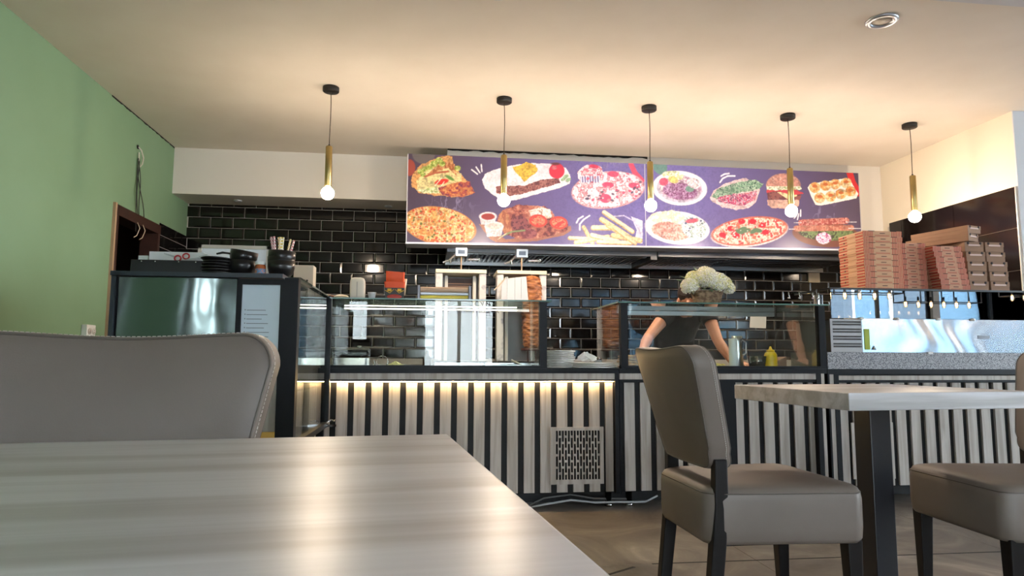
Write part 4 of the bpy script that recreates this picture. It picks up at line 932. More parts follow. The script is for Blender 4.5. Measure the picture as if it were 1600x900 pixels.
# ================================================================== DONER GRILLS on the back bench
bb = thing('back_bench', 'dark back bench below the tiled wall carrying the doner grills', 'work bench', (.62,5.75,0))
MB().box(-1.2,.62,-.52,.70,.06,.79).build('cabinet_body', mat('counter_black'), bb)
MB().box(-1.22,.64,-.54,.74,.79,.815).build('worktop', steel, bb)
stone = mat('marbled_cladding', (226,222,220), .5, noise=(14,(176,176,184),.54,.66))
def grill(xc, label):
    g = thing('doner_grill', label, 'doner grill', (xc,5.35,.8155))
    MB().box(-.20,.20,-.14,.30,.0,.035).build('drip_tray', mat('tray_dark', (30,30,32), .35, .6), g, bevel=.004)
    MB().box(-.185,.185,-.15,-.14,.008,.022).build('tray_front', steel, g)
    for s_ in (-1,1): MB().box(s_*.172-.027,s_*.172+.027,-.02,.10,.04,.725).build('side_column', stone, g, bevel=.004)
    for s_ in (-1,1): MB().box(s_*.112-.012,s_*.112+.012,.06,.12,.04,.715).build('inner_rail', mat('rail_cream', (232,226,214), .4), g)
    MB().box(-.20,.20,-.04,.28,.726,.755).build('top_cap', mat('cap_cream', (234,224,200), .45), g, bevel=.003)
    MB().box(-.16,.16,.20,.28,.04,.72).build('rear_panel', mat('rear_steel', (120,118,118), .5, .7), g)
    MB().box(-.10,.10,.19,.2,.52,.71).build('burner', mat('burner_brown', (82,50,40), .5), g)
    for k in range(2): MB().box(-.098,.098,.175,.19,.66-.02*k,.667-.02*k).build('burner_bar', mat('bar_copper', (160,112,84), .4, .5), g)
    # spit motor hung from the hood, with bracket arms
    MB().box(-.045,.045,-.05,.04,.86,.925).box(-.035,.035,-.052,-.05,.87,.915).build('motor_box', mat('motor_steel', (176,180,186), .3, .9), g)
    MB().box(-.028,.028,-.054,-.0515,.876,.908).build('motor_face', mat('motor_face', (84,92,104), .3, .6), g)
    MB().cyl((0,-.01,.755),.006,.11,12).build('drive_shaft', mat('shaft_copper', (176,146,118), .35, .8), g)
    MB().tube([(.05,-.04,.835),(.14,-.045,.835)], .007, 8).tube([(.14,-.045,.825),(.14,-.045,.845)], .009, 8).build('clamp_arm', chrome, g)
    MB().tube([(-.05,-.04,.87),(-.10,-.05,.82),(-.145,-.05,.805)], .007, 8).tube([(-.09,-.05,.83),(-.085,-.05,.80)], .008, 8).build('lever', chrome, g)
    return g
g1 = grill(.258, 'empty doner grill, left of the two, with a brown burner panel')
g2 = grill(.742, 'doner grill on the right with the browned meat cone')
MB().box(-.005,.005,.0,.01,.80,.83).build('handle_stub', mat('shaft_copper'), g2)
ds = thing('doner_meat', 'browned cone of doner meat on its vertical spit', 'meat spit', (.82,5.33,.8155)); 
rr = random.Random(5); prof = []
lv_ = [(.14,.045),(.16,.062),(.22,.066),(.30,.070),(.38,.074),(.46,.077),(.54,.080),(.60,.080),(.66,.074),(.70,.058),(.715,.03)]
vs = []; n = 40; rows = 60; fs = []
for i in range(rows+1):
    z = .14+.575*i/rows
    for (z0,r0_),(z1,r1_) in zip(lv_, lv_[1:]):
        if z0 <= z <= z1+1e-6: rb_ = r0_+(r1_-r0_)*(z-z0)/(z1-z0); break
    for k in range(n):
        a = 2*PI*k/n; d = .006*math.sin(z*150+2.5*math.sin(a*3)+1.5*math.sin(a*2+z*20))+.004*math.sin(z*260+a*5)+rr.uniform(-.0015,.0015)
        vs.append(((rb_+d)*math.cos(a),(rb_+d)*math.sin(a),z))
for i in range(rows):
    for k in range(n): fs.append((i*n+k,i*n+(k+1)%n,(i+1)*n+(k+1)%n,(i+1)*n+k))
fs += [tuple(range(n))[::-1], tuple(range(rows*n,rows*n+n))]
meat = mat('browned_meat', (126,66,34), .42, noise=(34,(206,134,80),.40,.62), stretch=(.6,.6,2.2))
MB().add(vs, fs, 0, True).build('meat', meat, ds)
MB().cyl((0,0,.04),.005,.71,10).build('spit', steel, ds)
MB().lathe([(0,.118),(.08,.118),(.085,.124),(.08,.138),(0,.138)], 30).build('spit_plate', mat('plate_brown', (74,38,28), .4), ds)
for s_ in (-1,1): MB().cyl((s_*.03,-.02,.03),.006,.09,10).build('plate_leg', mat('plate_brown'), ds)
sh = thing('meat_shield', 'pale plastic guard sheet hanging beside the doner meat', 'guard sheet', (.675,5.24,.8155))
MB().hexa([(-.105,0,.42),(.115,0,.42),(.115,.006,.42),(-.105,.006,.42)], [(-.105,0,.675),(.09,0,.70),(.09,.006,.70),(-.105,.006,.675)]).build('sheet', mat('guard_white', (216,216,222), .5), sh)
for x in (-.06,.0,.05): MB().cyl((x,-.003,.42),.0015,.27,6).build('wire_rib', chrome, sh)
tag(MB().tube([(.51,5.22,1.40),(.57,5.22,1.46),(.60,5.22,1.50)], .005, 8).build('long_knife', mat('knife_pale', (206,190,170), .4)), 'long thin carving rod leaning between the two doner grills', 'rod')
# back bench tools
tn = thing('tongs', 'serving tongs lying at the foot of the left doner grill', 'tongs', (.16,4.46,.8155))
for s_ in (-1,1): MB().tube([(-.09,s_*.004,.006),(.0,s_*.016,.008),(.09,s_*.010,.006)], .0035, 8).build('arm', chrome, tn)
tn2 = thing('serving_spoon', 'pale handled spoon resting on the tray of the right doner grill', 'spoon', (.60,4.45,.8155))
MB().tube([(-.05,0,.045),(.02,0,.012)], [.009,.008], 10).build('handle', mat('pale_handle', (232,222,202), .5), tn2); MB().ell((.05,0,.010),(.03,.02,.007),14,8).build('spoon_bowl', steel, tn2)
for x, l in ((.20,'low steel tray behind glass below the left doner grill'),(.52,'low steel tray with dark scraps below the right doner grill')):
    q = thing('serving_tray', l, 'tray', (x,4.40,.8155))
    MB().box(-.15,.15,-.06,.06,0,.006).box(-.15,-.143,-.06,.06,.006,.028).box(.143,.15,-.06,.06,.006,.028).box(-.143,.143,.053,.06,.006,.028).box(-.143,.143,-.06,-.053,.006,.018).build('tray_body', steel, q)
    MB().ell((.02,.0,.012),(.10,.04,.010),18,8).build('scraps', mat('dark_scraps', (58,38,30), .7), q)

# ================================================================== INSIDE THE LEFT CASE
ZW = .8156
cg = thing('contact_grill', 'chrome and black contact grill inside the left glass case', 'contact grill', (-.455,4.30,ZW))
MB().box(-.115,.115,-.10,.12,.006,.062).build('base', mat('grill_steel', (196,188,178), .25, .9), cg, bevel=.006)
MB().loft([[(-.105+.0,y,z) for y,z in pts] for pts in [[(-.10+.0,.066),(.11,.066),(.11,.10),(.07,.118),(-.06,.118),(-.10,.098)]]]+[[(.10,y,z) for y,z in [(-.10,.066),(.11,.066),(.11,.10),(.07,.118),(-.06,.118),(-.10,.098)]]], smooth=False).build('lid', mat('grill_black', (32,26,24), .2), cg, bevel=.006)
MB().tube([(-.10,-.10,.09),(-.10,-.135,.10),(.10,-.135,.10),(.10,-.10,.09)], .008, 10).build('handle', black_plastic, cg)
MB().box(-.10,-.085,-.104,-.10,.012,.055).box(.085,.10,-.104,-.10,.012,.055).build('corner_trim', chrome, cg)
MB().lathe([(0,0),(.014,0),(.014,.012),(0,.014)],16,c=(.04,.0,.118)).build('knob', chrome, cg)
mp = thing('bowl', 'shallow dish with a mound of pale shredded cheese in the left case', 'bowl', (-.19,4.30,ZW))
MB().lathe([(0,0),(.04,0),(.055,.010),(.057,.014),(.05,.012),(0,.006)], 30).build('dish', mat('dish_grey', (120,120,112), .3), mp)
hp = MB(); rs = random.Random(8)
for i in range(120):
    a, q = rs.uniform(0,2*PI), rs.random()**.7; hp.ell((.045*q*math.cos(a),.04*q*math.sin(a),.012+.026*(1-q)*rs.uniform(.6,1)),(.007,.005,.004),6,5)
k = hp.build('cheese_heap', mat('pale_cheese', (238,228,170), .6), mp); k['kind'] = 'stuff'
lp = thing('wire_strainer', 'thin wire ring and clip beside the cheese dish', 'strainer', (-.275,4.32,ZW))
MB().tube([(.035*math.cos(a),0,.036+.034*math.sin(a)) for a in [2*PI*k/26 for k in range(26)]], .0022, 6, closed=True).build('wire_ring', chrome, lp)
MB().tube([(-.045,0,.002),(-.043,0,.02),(-.05,0,.04)], [.009,.005,.004], 8).build('clip', chrome, lp)
bt = MB().lathe([(0,0),(.024,0),(.026,.005),(.026,.055),(.014,.078),(.011,.10),(.012,.104),(0,.104)], 26).build('brown_bottle', mat('brown_glassy', (70,42,28), .12), loc=(.0,4.35,ZW))
tag(bt, 'short brown bottle in the left glass case near the doner grill', 'bottle')

# ================================================================== PLATES BETWEEN THE CASES
wp = MB().lathe([(0,0),(.055,0),(.06,.001),(.084,.0025),(.088,.003),(.0885,.0112),(.086,.0115),(.058,.006),(0,.005)], 40).build('dinner_plate', porcelain)
for i in range(9):
    o = wp if i == 0 else dup(wp); o.location = (.805+.006*math.sin(i*1.7), 4.08, ZW+.0118*i); tag(o, 'white plate in the taller left pile between the glass cases, %s' % ORD[8-i], 'plate', 'white plates piled between the cases')
for i in range(3):
    o = dup(wp); o.location = (.995+.006*math.sin(i*2.3), 4.05, ZW+.0118*i); o.scale = (1.55,1.55,1); o['label'] = 'wide white plate in the low right pile between the glass cases, %s' % ORD[2-i]
nk = MB(); rs = random.Random(2); rings = []
for j in range(7):
    z = .004+.008*j; R_ = .055*(1-(j/6)**1.6*.75); rings.append([((R_*(1+.35*math.sin(3*a+j)+.15*rs.uniform(-1,1)))*math.cos(a), .6*R_*(1+.3*math.cos(2*a+j))*math.sin(a), z+.006*math.sin(4*a+j)) for a in [2*PI*k/18 for k in range(18)]])
tag(nk.loft(rings, smooth=False).build('paper_napkin', paper, loc=(.955,4.05,ZW+.042)), 'crumpled white paper napkin on the wide white plates', 'napkin')
for i,(x,y) in enumerate([(1.085,4.30),(1.115,4.33)]):
    s_ = thing('salt_shaker', 'glass shaker %s of the pair beside the right glass case' % ('left','right')[i], 'shaker', (x,y,ZW), 0, 'glass shakers')
    MB().lathe([(0,0),(.016,0),(.017,.004),(.014,.05),(0,.05)], 20).build('glass_body', mat('shaker_glass', (150,156,160), .1), s_); MB().lathe([(0,.05),(.0145,.05),(.0145,.062),(.008,.068),(0,.068)], 20).build('cap', chrome, s_)

# ================================================================== INSIDE THE RIGHT CASE
pb = MB().lathe([(0,0),(.027,0),(.028,.003),(.0285,.19),(.027,.193),(0,.193)], 30).build('plastic_bottle', mat('milky_plastic', (246,244,242), .4), loc=(2.015,4.30,ZW)); tag(pb, 'tall plain white cylinder standing inside the right glass case', 'cylinder')
mb_ = thing('mustard_bottle', 'yellow squeeze bottle with nozzle inside the right glass case', 'squeeze bottle', (2.255,4.26,ZW))
yel = mat('mustard_yellow', (255,204,8), .35)
MB().lathe([(0,0),(.040,0),(.042,.006),(.042,.030),(.040,.038),(.041,.046),(.041,.085),(.034,.100),(.026,.106),(0,.106)], 32).build('bottle_body', yel, mb_)
MB().lathe([(0,.106),(.026,.106),(.026,.118),(.012,.122),(.005,.142),(.0,.143)], 24).build('nozzle', yel, mb_)
jg = thing('steel_pitcher', 'steel pitcher holding black tongs behind the white cylinder', 'pitcher', (2.10,4.42,ZW))
MB().lathe([(0,0),(.038,0),(.040,.005),(.036,.10),(.032,.17),(.036,.215),(.034,.215),(.030,.17),(.034,.10),(.036,.01),(0,.008)], 30).build('pitcher_body', steel, jg)
MB().tube([(.034,0,.19),(.065,0,.17),(.062,0,.10),(.038,0,.08)], .005, 8).build('handle', steel, jg)
for s_ in (-1,1): MB().tube([(s_*.004,-.01,.12),(s_*.02,-.03,.20),(s_*.016,-.035,.16),(s_*.02,-.04,.09)], .0035, 6).build('tong_arm', black_plastic, jg)
gb = MB().lathe([(0,0),(.045,0),(.062,.075),(.064,.075),(.05,-.0),(0,-.002)], 30).build('glass_bowl', glass('bowl_glass', (210,214,214), 2.0, .12), loc=(2.155,4.25,ZW+.003)); tag(gb, 'clear glass bowl between the white cylinder and the mustard bottle', 'bowl')
fb_ = mat('flatbread', (222,176,116), .7, noise=(30,(178,122,72),.45,.65)); f0 = MB().lathe([(0,0),(.07,0),(.078,.005),(.076,.012),(.03,.016),(0,.015)], 30).build('flatbread', fb_)
for i in range(5):
    o = f0 if i == 0 else dup(f0); o.location = (1.30+.006*math.sin(i*2.2),4.28,ZW+.0165*i); tag(o, 'round flatbread piled inside the left end of the right case, %s' % ORD[4-i], 'flatbread', 'flatbreads piled in the right case')
cbd = thing('cutting_board', 'pale board with scraps of yellow filling in front of the person', 'cutting board', (1.83,4.36,ZW))
MB().box(-.15,.15,-.10,.10,0,.012).build('board', mat('board_cream', (222,212,190), .5), cbd, bevel=.003)
hp = MB()
for i in range(60): hp.ell((rs.uniform(-.05,.13),rs.uniform(-.05,.05),.014+rs.uniform(0,.012)),(.010,.006,.005),6,5)
k = hp.build('filling', mat('yellow_filling', (214,204,120), .6), cbd); k['kind'] = 'stuff'
wc = thing('wooden_crate', 'low wooden tray board slanting at the right end of the right case', 'board', (2.325,4.43,ZW))
MB().hexa([(-.06,-.08,.0),(.09,-.08,.0),(.09,.10,.0),(-.06,.10,.0)], [(-.06,-.08,.012),(.09,-.08,.075),(.09,.10,.075),(-.06,.10,.012)]).build('board_body', mat('plank_brown', (150,112,78), .55), wc)
tag(MB().hexa([(-.09,0,-.07),(.085,0,-.075),(.085,.001,-.075),(-.09,.001,-.07)], [(-.075,0,.075),(.095,0,.07),(.095,.001,.07),(-.075,.001,.075)]).build('paper_note', paper, loc=(3.31,YB-.012,1.26)), 'white paper note taped to the dark wall tiles', 'note')
tag(MB().box(-.06,.06,-.0,.02,-.14,.14).build('wall_panel', mat('beige_panel', (190,176,150), .6), loc=(3.93,YB-.03,1.80)), 'beige panel on the wall left of the pizza boxes below the menu board', 'panel')
# ================================================================== FLOWERS
fl = thing('flower_basket', 'woven basket of cream white hydrangeas on the right glass case', 'flower basket', (1.80,4.2,ZG))
bk = MB()
for i in range(9):
    z = .006+.0095*i; hx_, hy_ = .074+.0016*i*1.2, .045+.001*i; o_ = rrect(hx_, hy_, .02, 4)
    bk.tube([(x+.0012*math.sin(k*2.3+i), y+.0012*math.cos(k*2.9+i), z) for k,(x,y) in enumerate(o_)], .0052, 6, closed=True)
bk.box(-.07,.07,-.04,.04,0,.008); bk.build('woven_basket', mat('grey_wicker', (166,140,112), .75, noise=(40,(110,84,62),.4,.6)), fl)
for s_ in (-1,1): MB().tube([(s_*.078,0,.05),(s_*.105,0,.07),(s_*.108,-.01,.095),(s_*.088,0,.09)], .006, 6).build('handle', mat('grey_wicker'), fl)
fm_ = [mat('petal_white', (246,242,228), .6), mat('petal_cream', (236,232,178), .6)]
rs = random.Random(12)
heads = [(-.125,-.02,.115,.052,0),(-.085,.01,.165,.050,1),(-.01,-.03,.165,.068,0),(.0,.03,.19,.058,0),(.075,.0,.150,.058,0),(.125,.02,.135,.050,1),(.055,-.045,.118,.038,0),(.145,-.01,.105,.036,0)]
for (x,y,z,R_,ci) in heads:
    g = MB(); n = int(110*(R_/.055)**2)
    for i in range(n):
        zz = 1-2*(i+.5)/n; ph = i*2.39996; q = math.sqrt(1-zz*zz); d = Vector((q*math.cos(ph), q*math.sin(ph), zz))
        if d.z < -.75: continue
        a = d.orthogonal().normalized(); b_ = d.cross(a); c0 = d*R_*rs.uniform(.86,1.04); s_ = .0165; w0 = rs.uniform(0,1.6)
        for k in range(4):
            t_ = w0+k*PI/2; e1 = a*math.cos(t_)+b_*math.sin(t_); e2 = a*math.cos(t_+.6)+b_*math.sin(t_+.6); e3 = a*math.cos(t_-.6)+b_*math.sin(t_-.6)
            g.add([c0, c0+e3*s_*.75+d*.006, c0+e1*s_*1.15+d*.002, c0+e2*s_*.75+d*.006], [(0,1,2,3)], 1 if rs.random() < (.25 if ci == 0 else .7) else 0)
    g.ell((0,0,0),(R_*.72,R_*.72,R_*.72),14,10,1)
    g.build('hydrangea', fm_, fl, loc=(x,y,z))
for (x,y,z,a,b_) in [(-.135,.0,.165,.4,2.9),(-.16,.01,.15,.2,3.3),(.15,.01,.15,.3,.3),(-.04,-.05,.10,-.3,4.3),(.02,-.055,.098,-.3,4.9),(.10,-.05,.10,-.2,5.4),(-.06,.0,.215,.9,2.2),(-.005,-.06,.095,-.5,4.7)]:
    d = Vector((math.cos(b_)*math.cos(a), math.sin(b_)*math.cos(a), math.sin(a))); sd = d.cross(Vector((0,0,1))).normalized()*.016; L = .05
    MB().add([(0,0,0), d*L*.4+sd, d*L*.4-sd+Vector((0,0,.0)), d*L, d*L*.45+Vector((0,0,.006))], [(0,1,4),(0,4,2),(1,3,4),(4,3,2)]).build('leaf', mat('leaf_green', (64,96,58), .5), fl, loc=(x,y,z))

# ================================================================== PIZZA BOXES
def box_material(name, base, stripe, kind):
    if name in MATS: return MATS[name]
    M = bpy.data.materials.new(name); M.use_nodes = True; nt = M.node_tree; b = nt.nodes['Principled BSDF']; b.inputs['Roughness'].default_value = .75
    L = nt.links.new; N = nt.nodes.new
    tc = N('ShaderNodeTexCoord'); sp_ = N('ShaderNodeSeparateXYZ'); L(tc.outputs['Object'], sp_.inputs[0])
    tn_ = N('ShaderNodeSeparateXYZ'); L(tc.outputs['Normal'], tn_.inputs[0])
    def math_(op, a, b_=None, c=None):
        n = N('ShaderNodeMath'); n.operation = op
        for i, v in enumerate((a, b_, c)):
            if v is None: continue
            if isinstance(v, (int, float)): n.inputs[i].default_value = v
            else: L(v, n.inputs[i])
        return n.outputs[0]
    X, Y, Z = sp_.outputs; ax = math_('ABSOLUTE', X); ny = math_('ABSOLUTE', tn_.outputs[1]); nx = math_('ABSOLUTE', tn_.outputs[0])
    # front: vertical stripes near both ends
    st = math_('LESS_THAN', math_('FRACT', math_('MULTIPLY', X, 95.0)), .5)
    endz = math_('GREATER_THAN', ax, kind); front = math_('MULTIPLY', math_('MULTIPLY', st, endz), math_('GREATER_THAN', ny, .5))
    # middle of the front: slanted small print band
    sl = math_('LESS_THAN', math_('FRACT', math_('ADD', math_('MULTIPLY', X, 110.0), math_('MULTIPLY', Z, 60.0))), .45)
    mid = math_('MULTIPLY', math_('MULTIPLY', math_('LESS_THAN', ax, kind-.012), math_('LESS_THAN', Z, .010)), math_('MULTIPLY', sl, math_('GREATER_THAN', ny, .5)))
    word = math_('MULTIPLY', math_('MULTIPLY', math_('LESS_THAN', ax, .018), math_('LESS_THAN', math_('ABSOLUTE', math_('SUBTRACT', Z, .021)), .0022)), math_('GREATER_THAN', ny, .5))
    # sides: level stripes near both ends
    ay = math_('ABSOLUTE', math_('SUBTRACT', Y, .125))
    s2 = math_('LESS_THAN', math_('FRACT', math_('MULTIPLY', Z, 54.0)), .45); side = math_('MULTIPLY', math_('MULTIPLY', s2, math_('GREATER_THAN', ay, .045)), math_('GREATER_THAN', nx, .5))
    f_ = math_('MINIMUM', math_('ADD', math_('ADD', front, mid), side), 1.0)
    mx = N('ShaderNodeMix'); mx.data_type = 'RGBA'; mx.inputs[6].default_value = (*lin(base),1); mx.inputs[7].default_value = (*lin(stripe),1); L(f_, mx.inputs[0])
    m2 = N('ShaderNodeMix'); m2.data_type = 'RGBA'; m2.inputs[7].default_value = (*lin((70,44,40)),1); L(mx.outputs[2], m2.inputs[6]); L(word, m2.inputs[0])
    L(m2.outputs[2], b.inputs['Base Color']); MATS[name] = M; return M
card = box_material('striped_cardboard', (206,160,124), (182,70,52), .062)
card2 = box_material('striped_cardboard_small', (196,146,118), (172,66,54), .045)
def pizza_box(w_, d, h, m_, name='pizza_box'):
    t = bpy.data.objects.new(name, None); COL.objects.link(t); t.empty_display_size = .05
    a = w_/2
    MB().box(-a+.002,a-.002,.002,d-.002,0,h*.93).build('carton_base', m_, t)
    MB().box(-a,a,0,d,h*.30,h*.985).build('lid', m_, t, bevel=.0015, seg=1)
    MB().box(-a*.72,-a*.40,-.0009,.0004,h*.90,h*.99).build('tuck_slot', mat('slot_shadow', (40,26,24), .8), t); MB().box(a*.40,a*.72,-.0009,.0004,h*.90,h*.99).build('tuck_slot', mat('slot_shadow'), t)
    MB().lathe([(0,0),(.006,0),(.006,.0008),(0,.0008)], 10, c=(0,0,0)).build('air_hole', mat('slot_shadow'), t, loc=(-a-.0002, d*.78, h*.62), rot=(0,-PI/2,0))
    return t
ZB = .8155+.5005
def stack(n, x, y, w_, d, h, m_, lean, rots, desc, grp):
    p = pizza_box(w_, d, h*.985, m_)
    for i in range(n):
        o = p if i == 0 else dup(p)
        o.location = (x+lean*(i-n)+.0015*math.sin(i*2.7), y+.002*math.cos(i*1.9), ZB+h*i); o.rotation_euler = (0,0,math.radians(rots+.6*math.sin(i*1.3)))
        tag(o, 'striped pizza box, %s, %s' % (desc, ORD[n-1-i]), 'pizza box', grp)
stack(10, 2.862, 3.93, .268, .26, .0372, card, 0, 0, 'left stack beside the menu board', 'striped pizza boxes in the left stack')
stack(9, 3.102, 3.99, .195, .20, .0345, card2, -.001, 0, 'second stack from the left', 'striped pizza boxes in the second stack')
stack(8, 3.293, 3.92, .205, .25, .0355, card2, -.0065, 0, 'leaning third stack from the left', 'striped pizza boxes in the leaning stack')
brn = mat('plain_brown_card', (146,112,88), .75, noise=(8,(132,100,78),.3,.7))
def small_box(w_, d, h):
    t = bpy.data.objects.new('food_box', None); COL.objects.link(t); a = w_/2
    MB().box(-a,a,0,d,0,h*.52).build('carton_base', brn, t, bevel=.001, seg=1)
    MB().box(-a-.0015,a+.0015,-.0015,d+.001,h*.52,h*.985).build('lid', brn, t, bevel=.001, seg=1)
    MB().box(-a*.62,a*.62,-.0024,-.001,h*.56,h*.74).build('pale_print', mat('pinkish_print', (206,176,164), .7), t)
    for s_ in (-1,1): MB().lathe([(0,0),(.0085,0),(.0085,.0012),(0,.0012)], 14).build('round_hole', mat('slot_shadow'), t, loc=(s_*a*.66,-.0012,h*.84), rot=(PI/2,0,0))
    return t
sb = small_box(.134,.20,.064); first = True
for col,(x0,nm) in enumerate(((3.527,'left'),(3.675,'right'))):
    for i in range(5):
        o = sb if first else dup(sb); first = False
        o.location = (x0+(-.004*(i-2) if col == 0 else -.006*(i-2)), 3.95+.003*math.sin(i*2+col), ZB+.0645*i-(.004*col if i else 0)*0); o.rotation_euler = (0,0,math.radians(.8*math.sin(i*1.7+col)))
        tag(o, 'brown food box, %s column of the right pile, %s' % (nm, ORD[4-i]), 'food box', 'brown food boxes in the far right pile')
lb = small_box(.125,.40,.052)
for i in range(2):
    o = lb if i == 0 else dup(lb); o.location = (3.515+.01*i,3.95,ZB+.0645*5+.0535*i*.6+.0005+.021*i); o.rotation_euler = (0,0,math.radians(24-9*i))
    tag(o, ['long yellow lit food box lying askew on the brown pile, under another','long yellow lit food box lying askew on top of the brown pile'][i], 'food box', 'long boxes on the brown pile')

# ================================================================== PERSON behind the right case
pe = thing('person', 'person in a dark t-shirt bending over the counter behind the flower basket', 'person', (1.93, 5.08, 0))
O = Vector(pe.location)
def L_(v): return tuple(Vector(v)-O)
shL, shR = at(1045,487,4.90), at(1103,484,4.90)
elL, elR = at(1013,527,4.78), at(1122,533,4.76)
wrL, wrR = at(1003,549,4.63), at(1142,564,4.63)
wrL.z = max(wrL.z, .90); wrR.z = .865
hd = at(1077,470,4.71); pel = Vector((1.93,5.20,.94)); wst = Vector((1.92,5.12,1.05)); cst = Vector((1.90,4.98,1.17)); nkb = Vector((1.905,4.90,1.235))
def torso(mb, g):
    secs = [(pel,.165,.115),(wst,.145,.105),(cst,.165,.115),(nkb+Vector((0,.03,-.02)),.13,.085)]
    for i in range(len(secs)-1):
        (p,a,c),(q,b_,d) = secs[i], secs[i+1]
        for k in range(6):
            t_ = k/5; m_ = p.lerp(q,t_); mb.ell(L_(m_), (a+(b_-a)*t_+g, c+(d-c)*t_+g, .09+g), 20, 12)
body = MB(); torso(body, 0)
chain(body, [L_(nkb+Vector((0,.0,-.01))), L_(hd+Vector((0,.05,-.05)))], [.058,.052])
# head, tilted forward and down
def head(mb):
    H_ = Matrix.Translation(Vector(L_(hd))) @ Matrix.Rotation(math.radians(30), 4, 'X')
    def e(c, r_, n=16, m_=12):
        t_ = MB(); t_.ell((0,0,0), r_, n, m_); mb.add([tuple(H_ @ (Vector(v)+Vector(c))) for v in t_.v], t_.f, 0, True)
    e((0,.012,.03),(.074,.092,.092)); e((0,-.02,-.03),(.058,.066,.072)); e((0,-.05,-.082),(.030,.026,.024)); e((0,-.052,-.03),(.05,.04,.05))
    e((0,-.096,-.012),(.012,.022,.014)); e((0,-.088,.006),(.008,.014,.026)); e((0,-.082,-.052),(.024,.012,.007)); e((0,-.080,-.060),(.021,.012,.007))
    for s_ in (-1,1): e((s_*.078,.012,-.012),(.010,.018,.030)); e((s_*.030,-.072,.022),(.024,.012,.008)); e((s_*.040,-.056,-.02),(.024,.022,.022))
    return H_
HM = head(body)
for (sh_, el_, wr_2, sg) in ((shL,elL,wrL,-1),(shR,elR,wrR,1)):
    sh2 = sh_.copy(); mid = sh_.lerp(el_,.4); m3 = el_.lerp(wr_2,.3)
    chain(body, [L_(cst.lerp(sh_,.6)+Vector((0,0,.03))), L_(sh2), L_(mid), L_(el_), L_(m3), L_(wr_2)], [.06,.056,.049,.038,.040,.025])
    # hand: palm, four fingers, thumb
    fd = Vector((.10*sg,-.95,-.30)).normalized() if sg < 0 else Vector((.55,-.80,-.20)).normalized()
    sd = fd.cross(Vector((0,0,1))).normalized(); dn = Vector((0,0,-1)); pc = wr_2+fd*.05
    for q in (-.028,-.010,.010,.028): chain(body, [L_(wr_2+sd*q*.5), L_(wr_2+fd*.045+sd*q), L_(wr_2+fd*.088+sd*q)], [.018,.015,.0115], 10)
    for q,ln in ((-.031,.062),(-.010,.075),(.011,.070),(.030,.055)):
        b0_ = wr_2+fd*.088+sd*q; chain(body, [L_(b0_), L_(b0_+fd*ln*.45+dn*.004+sd*q*.15), L_(b0_+fd*ln*.78+dn*.012+sd*q*.2), L_(b0_+fd*ln+dn*.022+sd*q*.2)], [.0098,.0092,.0086,.0076], 10)
    tb_ = wr_2+fd*.025-sd*sg*.026; chain(body, [L_(tb_), L_(tb_+fd*.03-sd*sg*.022+dn*.004), L_(tb_+fd*.055-sd*sg*.03+dn*.012)], [.014,.0115,.0095], 10)
def leg_pts(s_): return [L_((1.93+s_*.09,5.20,.90)), L_((1.93+s_*.11,5.10,.50)), L_((1.93+s_*.12,5.20,.09))]
for s_ in (-1,1):
    chain(body, leg_pts(s_), [.088,.058,.042]); body.ell(L_((1.93+s_*.12,5.13,.045)), (.045,.12,.04), 16, 10)
bo_ = body.build('body', skin, pe)
md = bo_.modifiers.new('remesh', 'REMESH'); md.mode = 'VOXEL'; md.voxel_size = .0055; md.use_smooth_shade = True
ms = bo_.modifiers.new('smooth', 'SMOOTH'); ms.factor = .5; ms.iterations = 5
sh_m = MB(); torso(sh_m, .014)
for (sh_, el_) in ((shL,elL),(shR,elR)):
    chain(sh_m, [L_(cst.lerp(sh_,.5)+Vector((0,0,.03))), L_(sh_), L_(sh_.lerp(el_,.22))], [.078,.074,.066]); 
    sh_m.tube([L_(sh_.lerp(el_,.2)), L_(sh_.lerp(el_,.42))], [.066,.064], 20)
sh_m.ell(L_(nkb+Vector((0,.02,.0))), (.085,.075,.05), 18, 10)
so_ = sh_m.build('t_shirt', mat('charcoal_shirt', (34,35,40), .85), pe)
md = so_.modifiers.new('remesh', 'REMESH'); md.mode = 'VOXEL'; md.voxel_size = .007; md.use_smooth_shade = True
ms = so_.modifiers.new('smooth', 'SMOOTH'); ms.factor = .5; ms.iterations = 4
tr_m = MB(); tr_m.ell(L_(pel+Vector((0,.0,-.02))), (.182,.14,.12), 20, 12)
for s_ in (-1,1): chain(tr_m, leg_pts(s_), [.105,.075,.062])
to_ = tr_m.build('trousers', mat('black_trousers', (24,24,28), .8), pe)
md = to_.modifiers.new('remesh', 'REMESH'); md.mode = 'VOXEL'; md.voxel_size = .01; md.use_smooth_shade = True
for s_ in (-1,1): MB().loft([[(1.93+s_*.12+x-O.x, 5.12+y*k-O.y, z) for x,y in rrect(.052*k2,.14,.04)] for k,k2,z in ((.95,.95,0),(1,1,.02),(.98,.98,.05),(.7,.85,.085))]).build('shoe', black_plastic, pe)
hr = MB(); rs = random.Random(4)
t_ = MB(); t_.ell((0,.022,.045),(.084,.098,.092),28,20)
vv = []
for v in t_.v:
    p = Vector(v); d = (p-Vector((0,.022,.045))); k = 1+.03*math.sin(40*p.x+9*p.z)+rs.uniform(-.012,.012); p = Vector((0,.022,.045))+d*k
    if p.y < -.03 and p.z < .03: p.y = -.03+(p.y+.03)*.1
    if p.z < -.02: p.z = -.02+(p.z+.02)*.5
    vv.append(tuple(HM @ p))
hr.add(vv, t_.f, 0, True); hr.build('hair', mat('dark_brown_hair', (34,20,16), .5, bump=(90,.6,.01)), pe)
ey = MB()
for s_ in (-1,1): ey.ell(tuple(HM @ Vector((s_*.030,-.078,.006))), (.010,.008,.007), 12, 8)
ey.build('eyes', mat('eye_dark', (40,30,28), .2), pe)
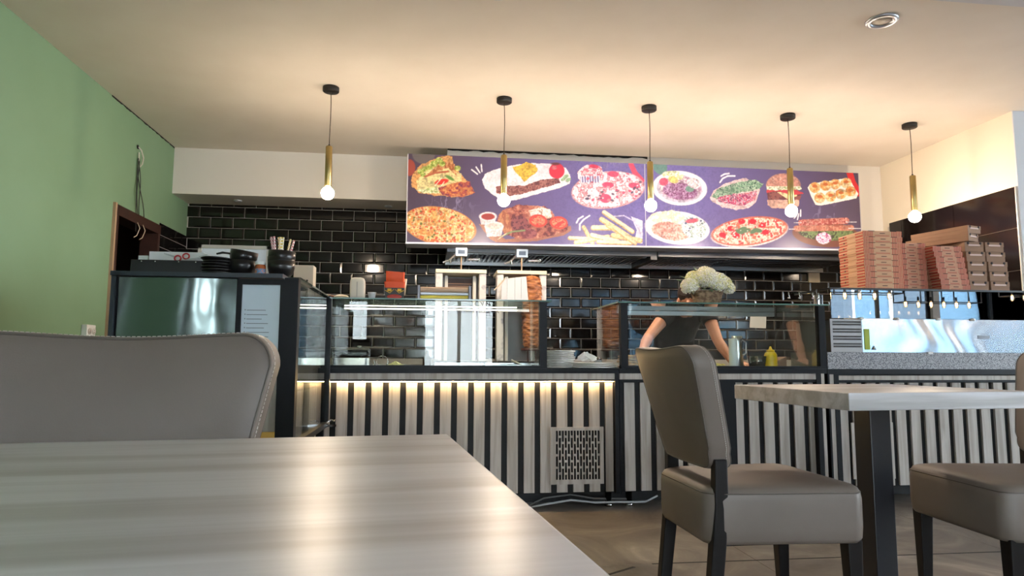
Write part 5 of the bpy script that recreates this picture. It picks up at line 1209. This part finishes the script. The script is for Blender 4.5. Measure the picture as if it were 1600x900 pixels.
mk = MB().tube([tuple(HM @ Vector(p)) for p in ((-.088,.0,-.005),(-.094,.0,-.02),(-.088,.0,-.035))], .004, 8).build('ear_clip', white_plastic, pe)

# ================================================================== LETTERING AND STICKERS ON THE GLASS
ink = mat('grey_lettering', (60,60,70), .6)
sg_ = thing('glass_lettering', 'faint grey script lettering on the upper front pane of the left case', 'lettering', (.286, 3.9108, 1.155))
text('script_word', 'Schnellrestaurant', .036, ink, sg_, (0,0,-.010), (PI/2,0,0), .0002)
text('upper_word', 'I C V N', .034, ink, sg_, (.02,0,.030), (PI/2,0,0), .0002)
rl = thing('round_sign', 'round pale sign with dark curved letters hanging in the entrance glass', 'sign', (4.05,YF+.02,1.62))
MB().lathe([(0,-.004),(.30,-.004),(.30,.004),(0,.004)], 48).build('disc', mat('sign_pale', (226,234,240), .6), rl, rot=(PI/2,0,0))
text('sign_letters', 'JC', .26, mat('sign_ink', (40,70,96), .6), rl, (0,.006,0), (PI/2,0,PI), .001)

# ================================================================== CHANDELIERS over the tables behind the camera
glow = mat('filament_glow', (255,230,190), .3, emis=(255,206,140), es=30)
cg_ = glass('bulb_glass', (250,240,220), 1.2, .02)
def chandelier(loc, label):
    c = thing('chandelier', label, 'chandelier', loc, 0, 'black box frame chandeliers')
    f_ = MB(); a, b_, h = .72, .14, .22
    for y in (-b_,b_):
        for z in (0,h): f_.box(-a,a,y-.008,y+.008,z-.008,z+.008)
        for x in (-a,-.2,.2,a): f_.box(x-.008,x+.008,y-.008,y+.008,0,h)
    for x in (-a,a):
        for z in (0,h): f_.box(x-.008,x+.008,-b_,b_,z-.008,z+.008)
    f_.box(-a,a,-.01,.01,h-.01,h+.01); f_.box(-.3,-.28,-.01,.01,h,HC-loc[2]); f_.box(.28,.3,-.01,.01,h,HC-loc[2])
    f_.build('box_frame', mat('black_iron', (16,16,18), .5), c)
    for k in range(6):
        x = -.6+.24*k
        MB().lathe([(0,.10),(.018,.10),(.018,.04),(.014,.03),(0,.03)], 14, c=(x,0,0)).build('lamp_holder', black_plastic, c)
        MB().lathe([(.0,.032),(.014,.03),(.032,-.02),(.034,-.05),(.022,-.085),(0,-.09)], 18, c=(x,0,0)).build('bulb', cg_, c)
        MB().tube([(x-.01,0,.01),(x-.012,0,-.05),(x,0,-.06),(x+.012,0,-.05),(x+.01,0,.01)], .008, 8).build('filament', glow, c)
    return c
k = chandelier((8.75,-2.9,1.86), 'black box frame chandelier with glowing bulbs mirrored in the middle of the glass guard')
dup(k, (10.6,-2.7,1.98), 0, 'black box frame chandelier mirrored at the right end of the glass guard')
dup(k, (6.3,-1.6,1.86), 0, 'black box frame chandelier mirrored faintly in the right glass case')
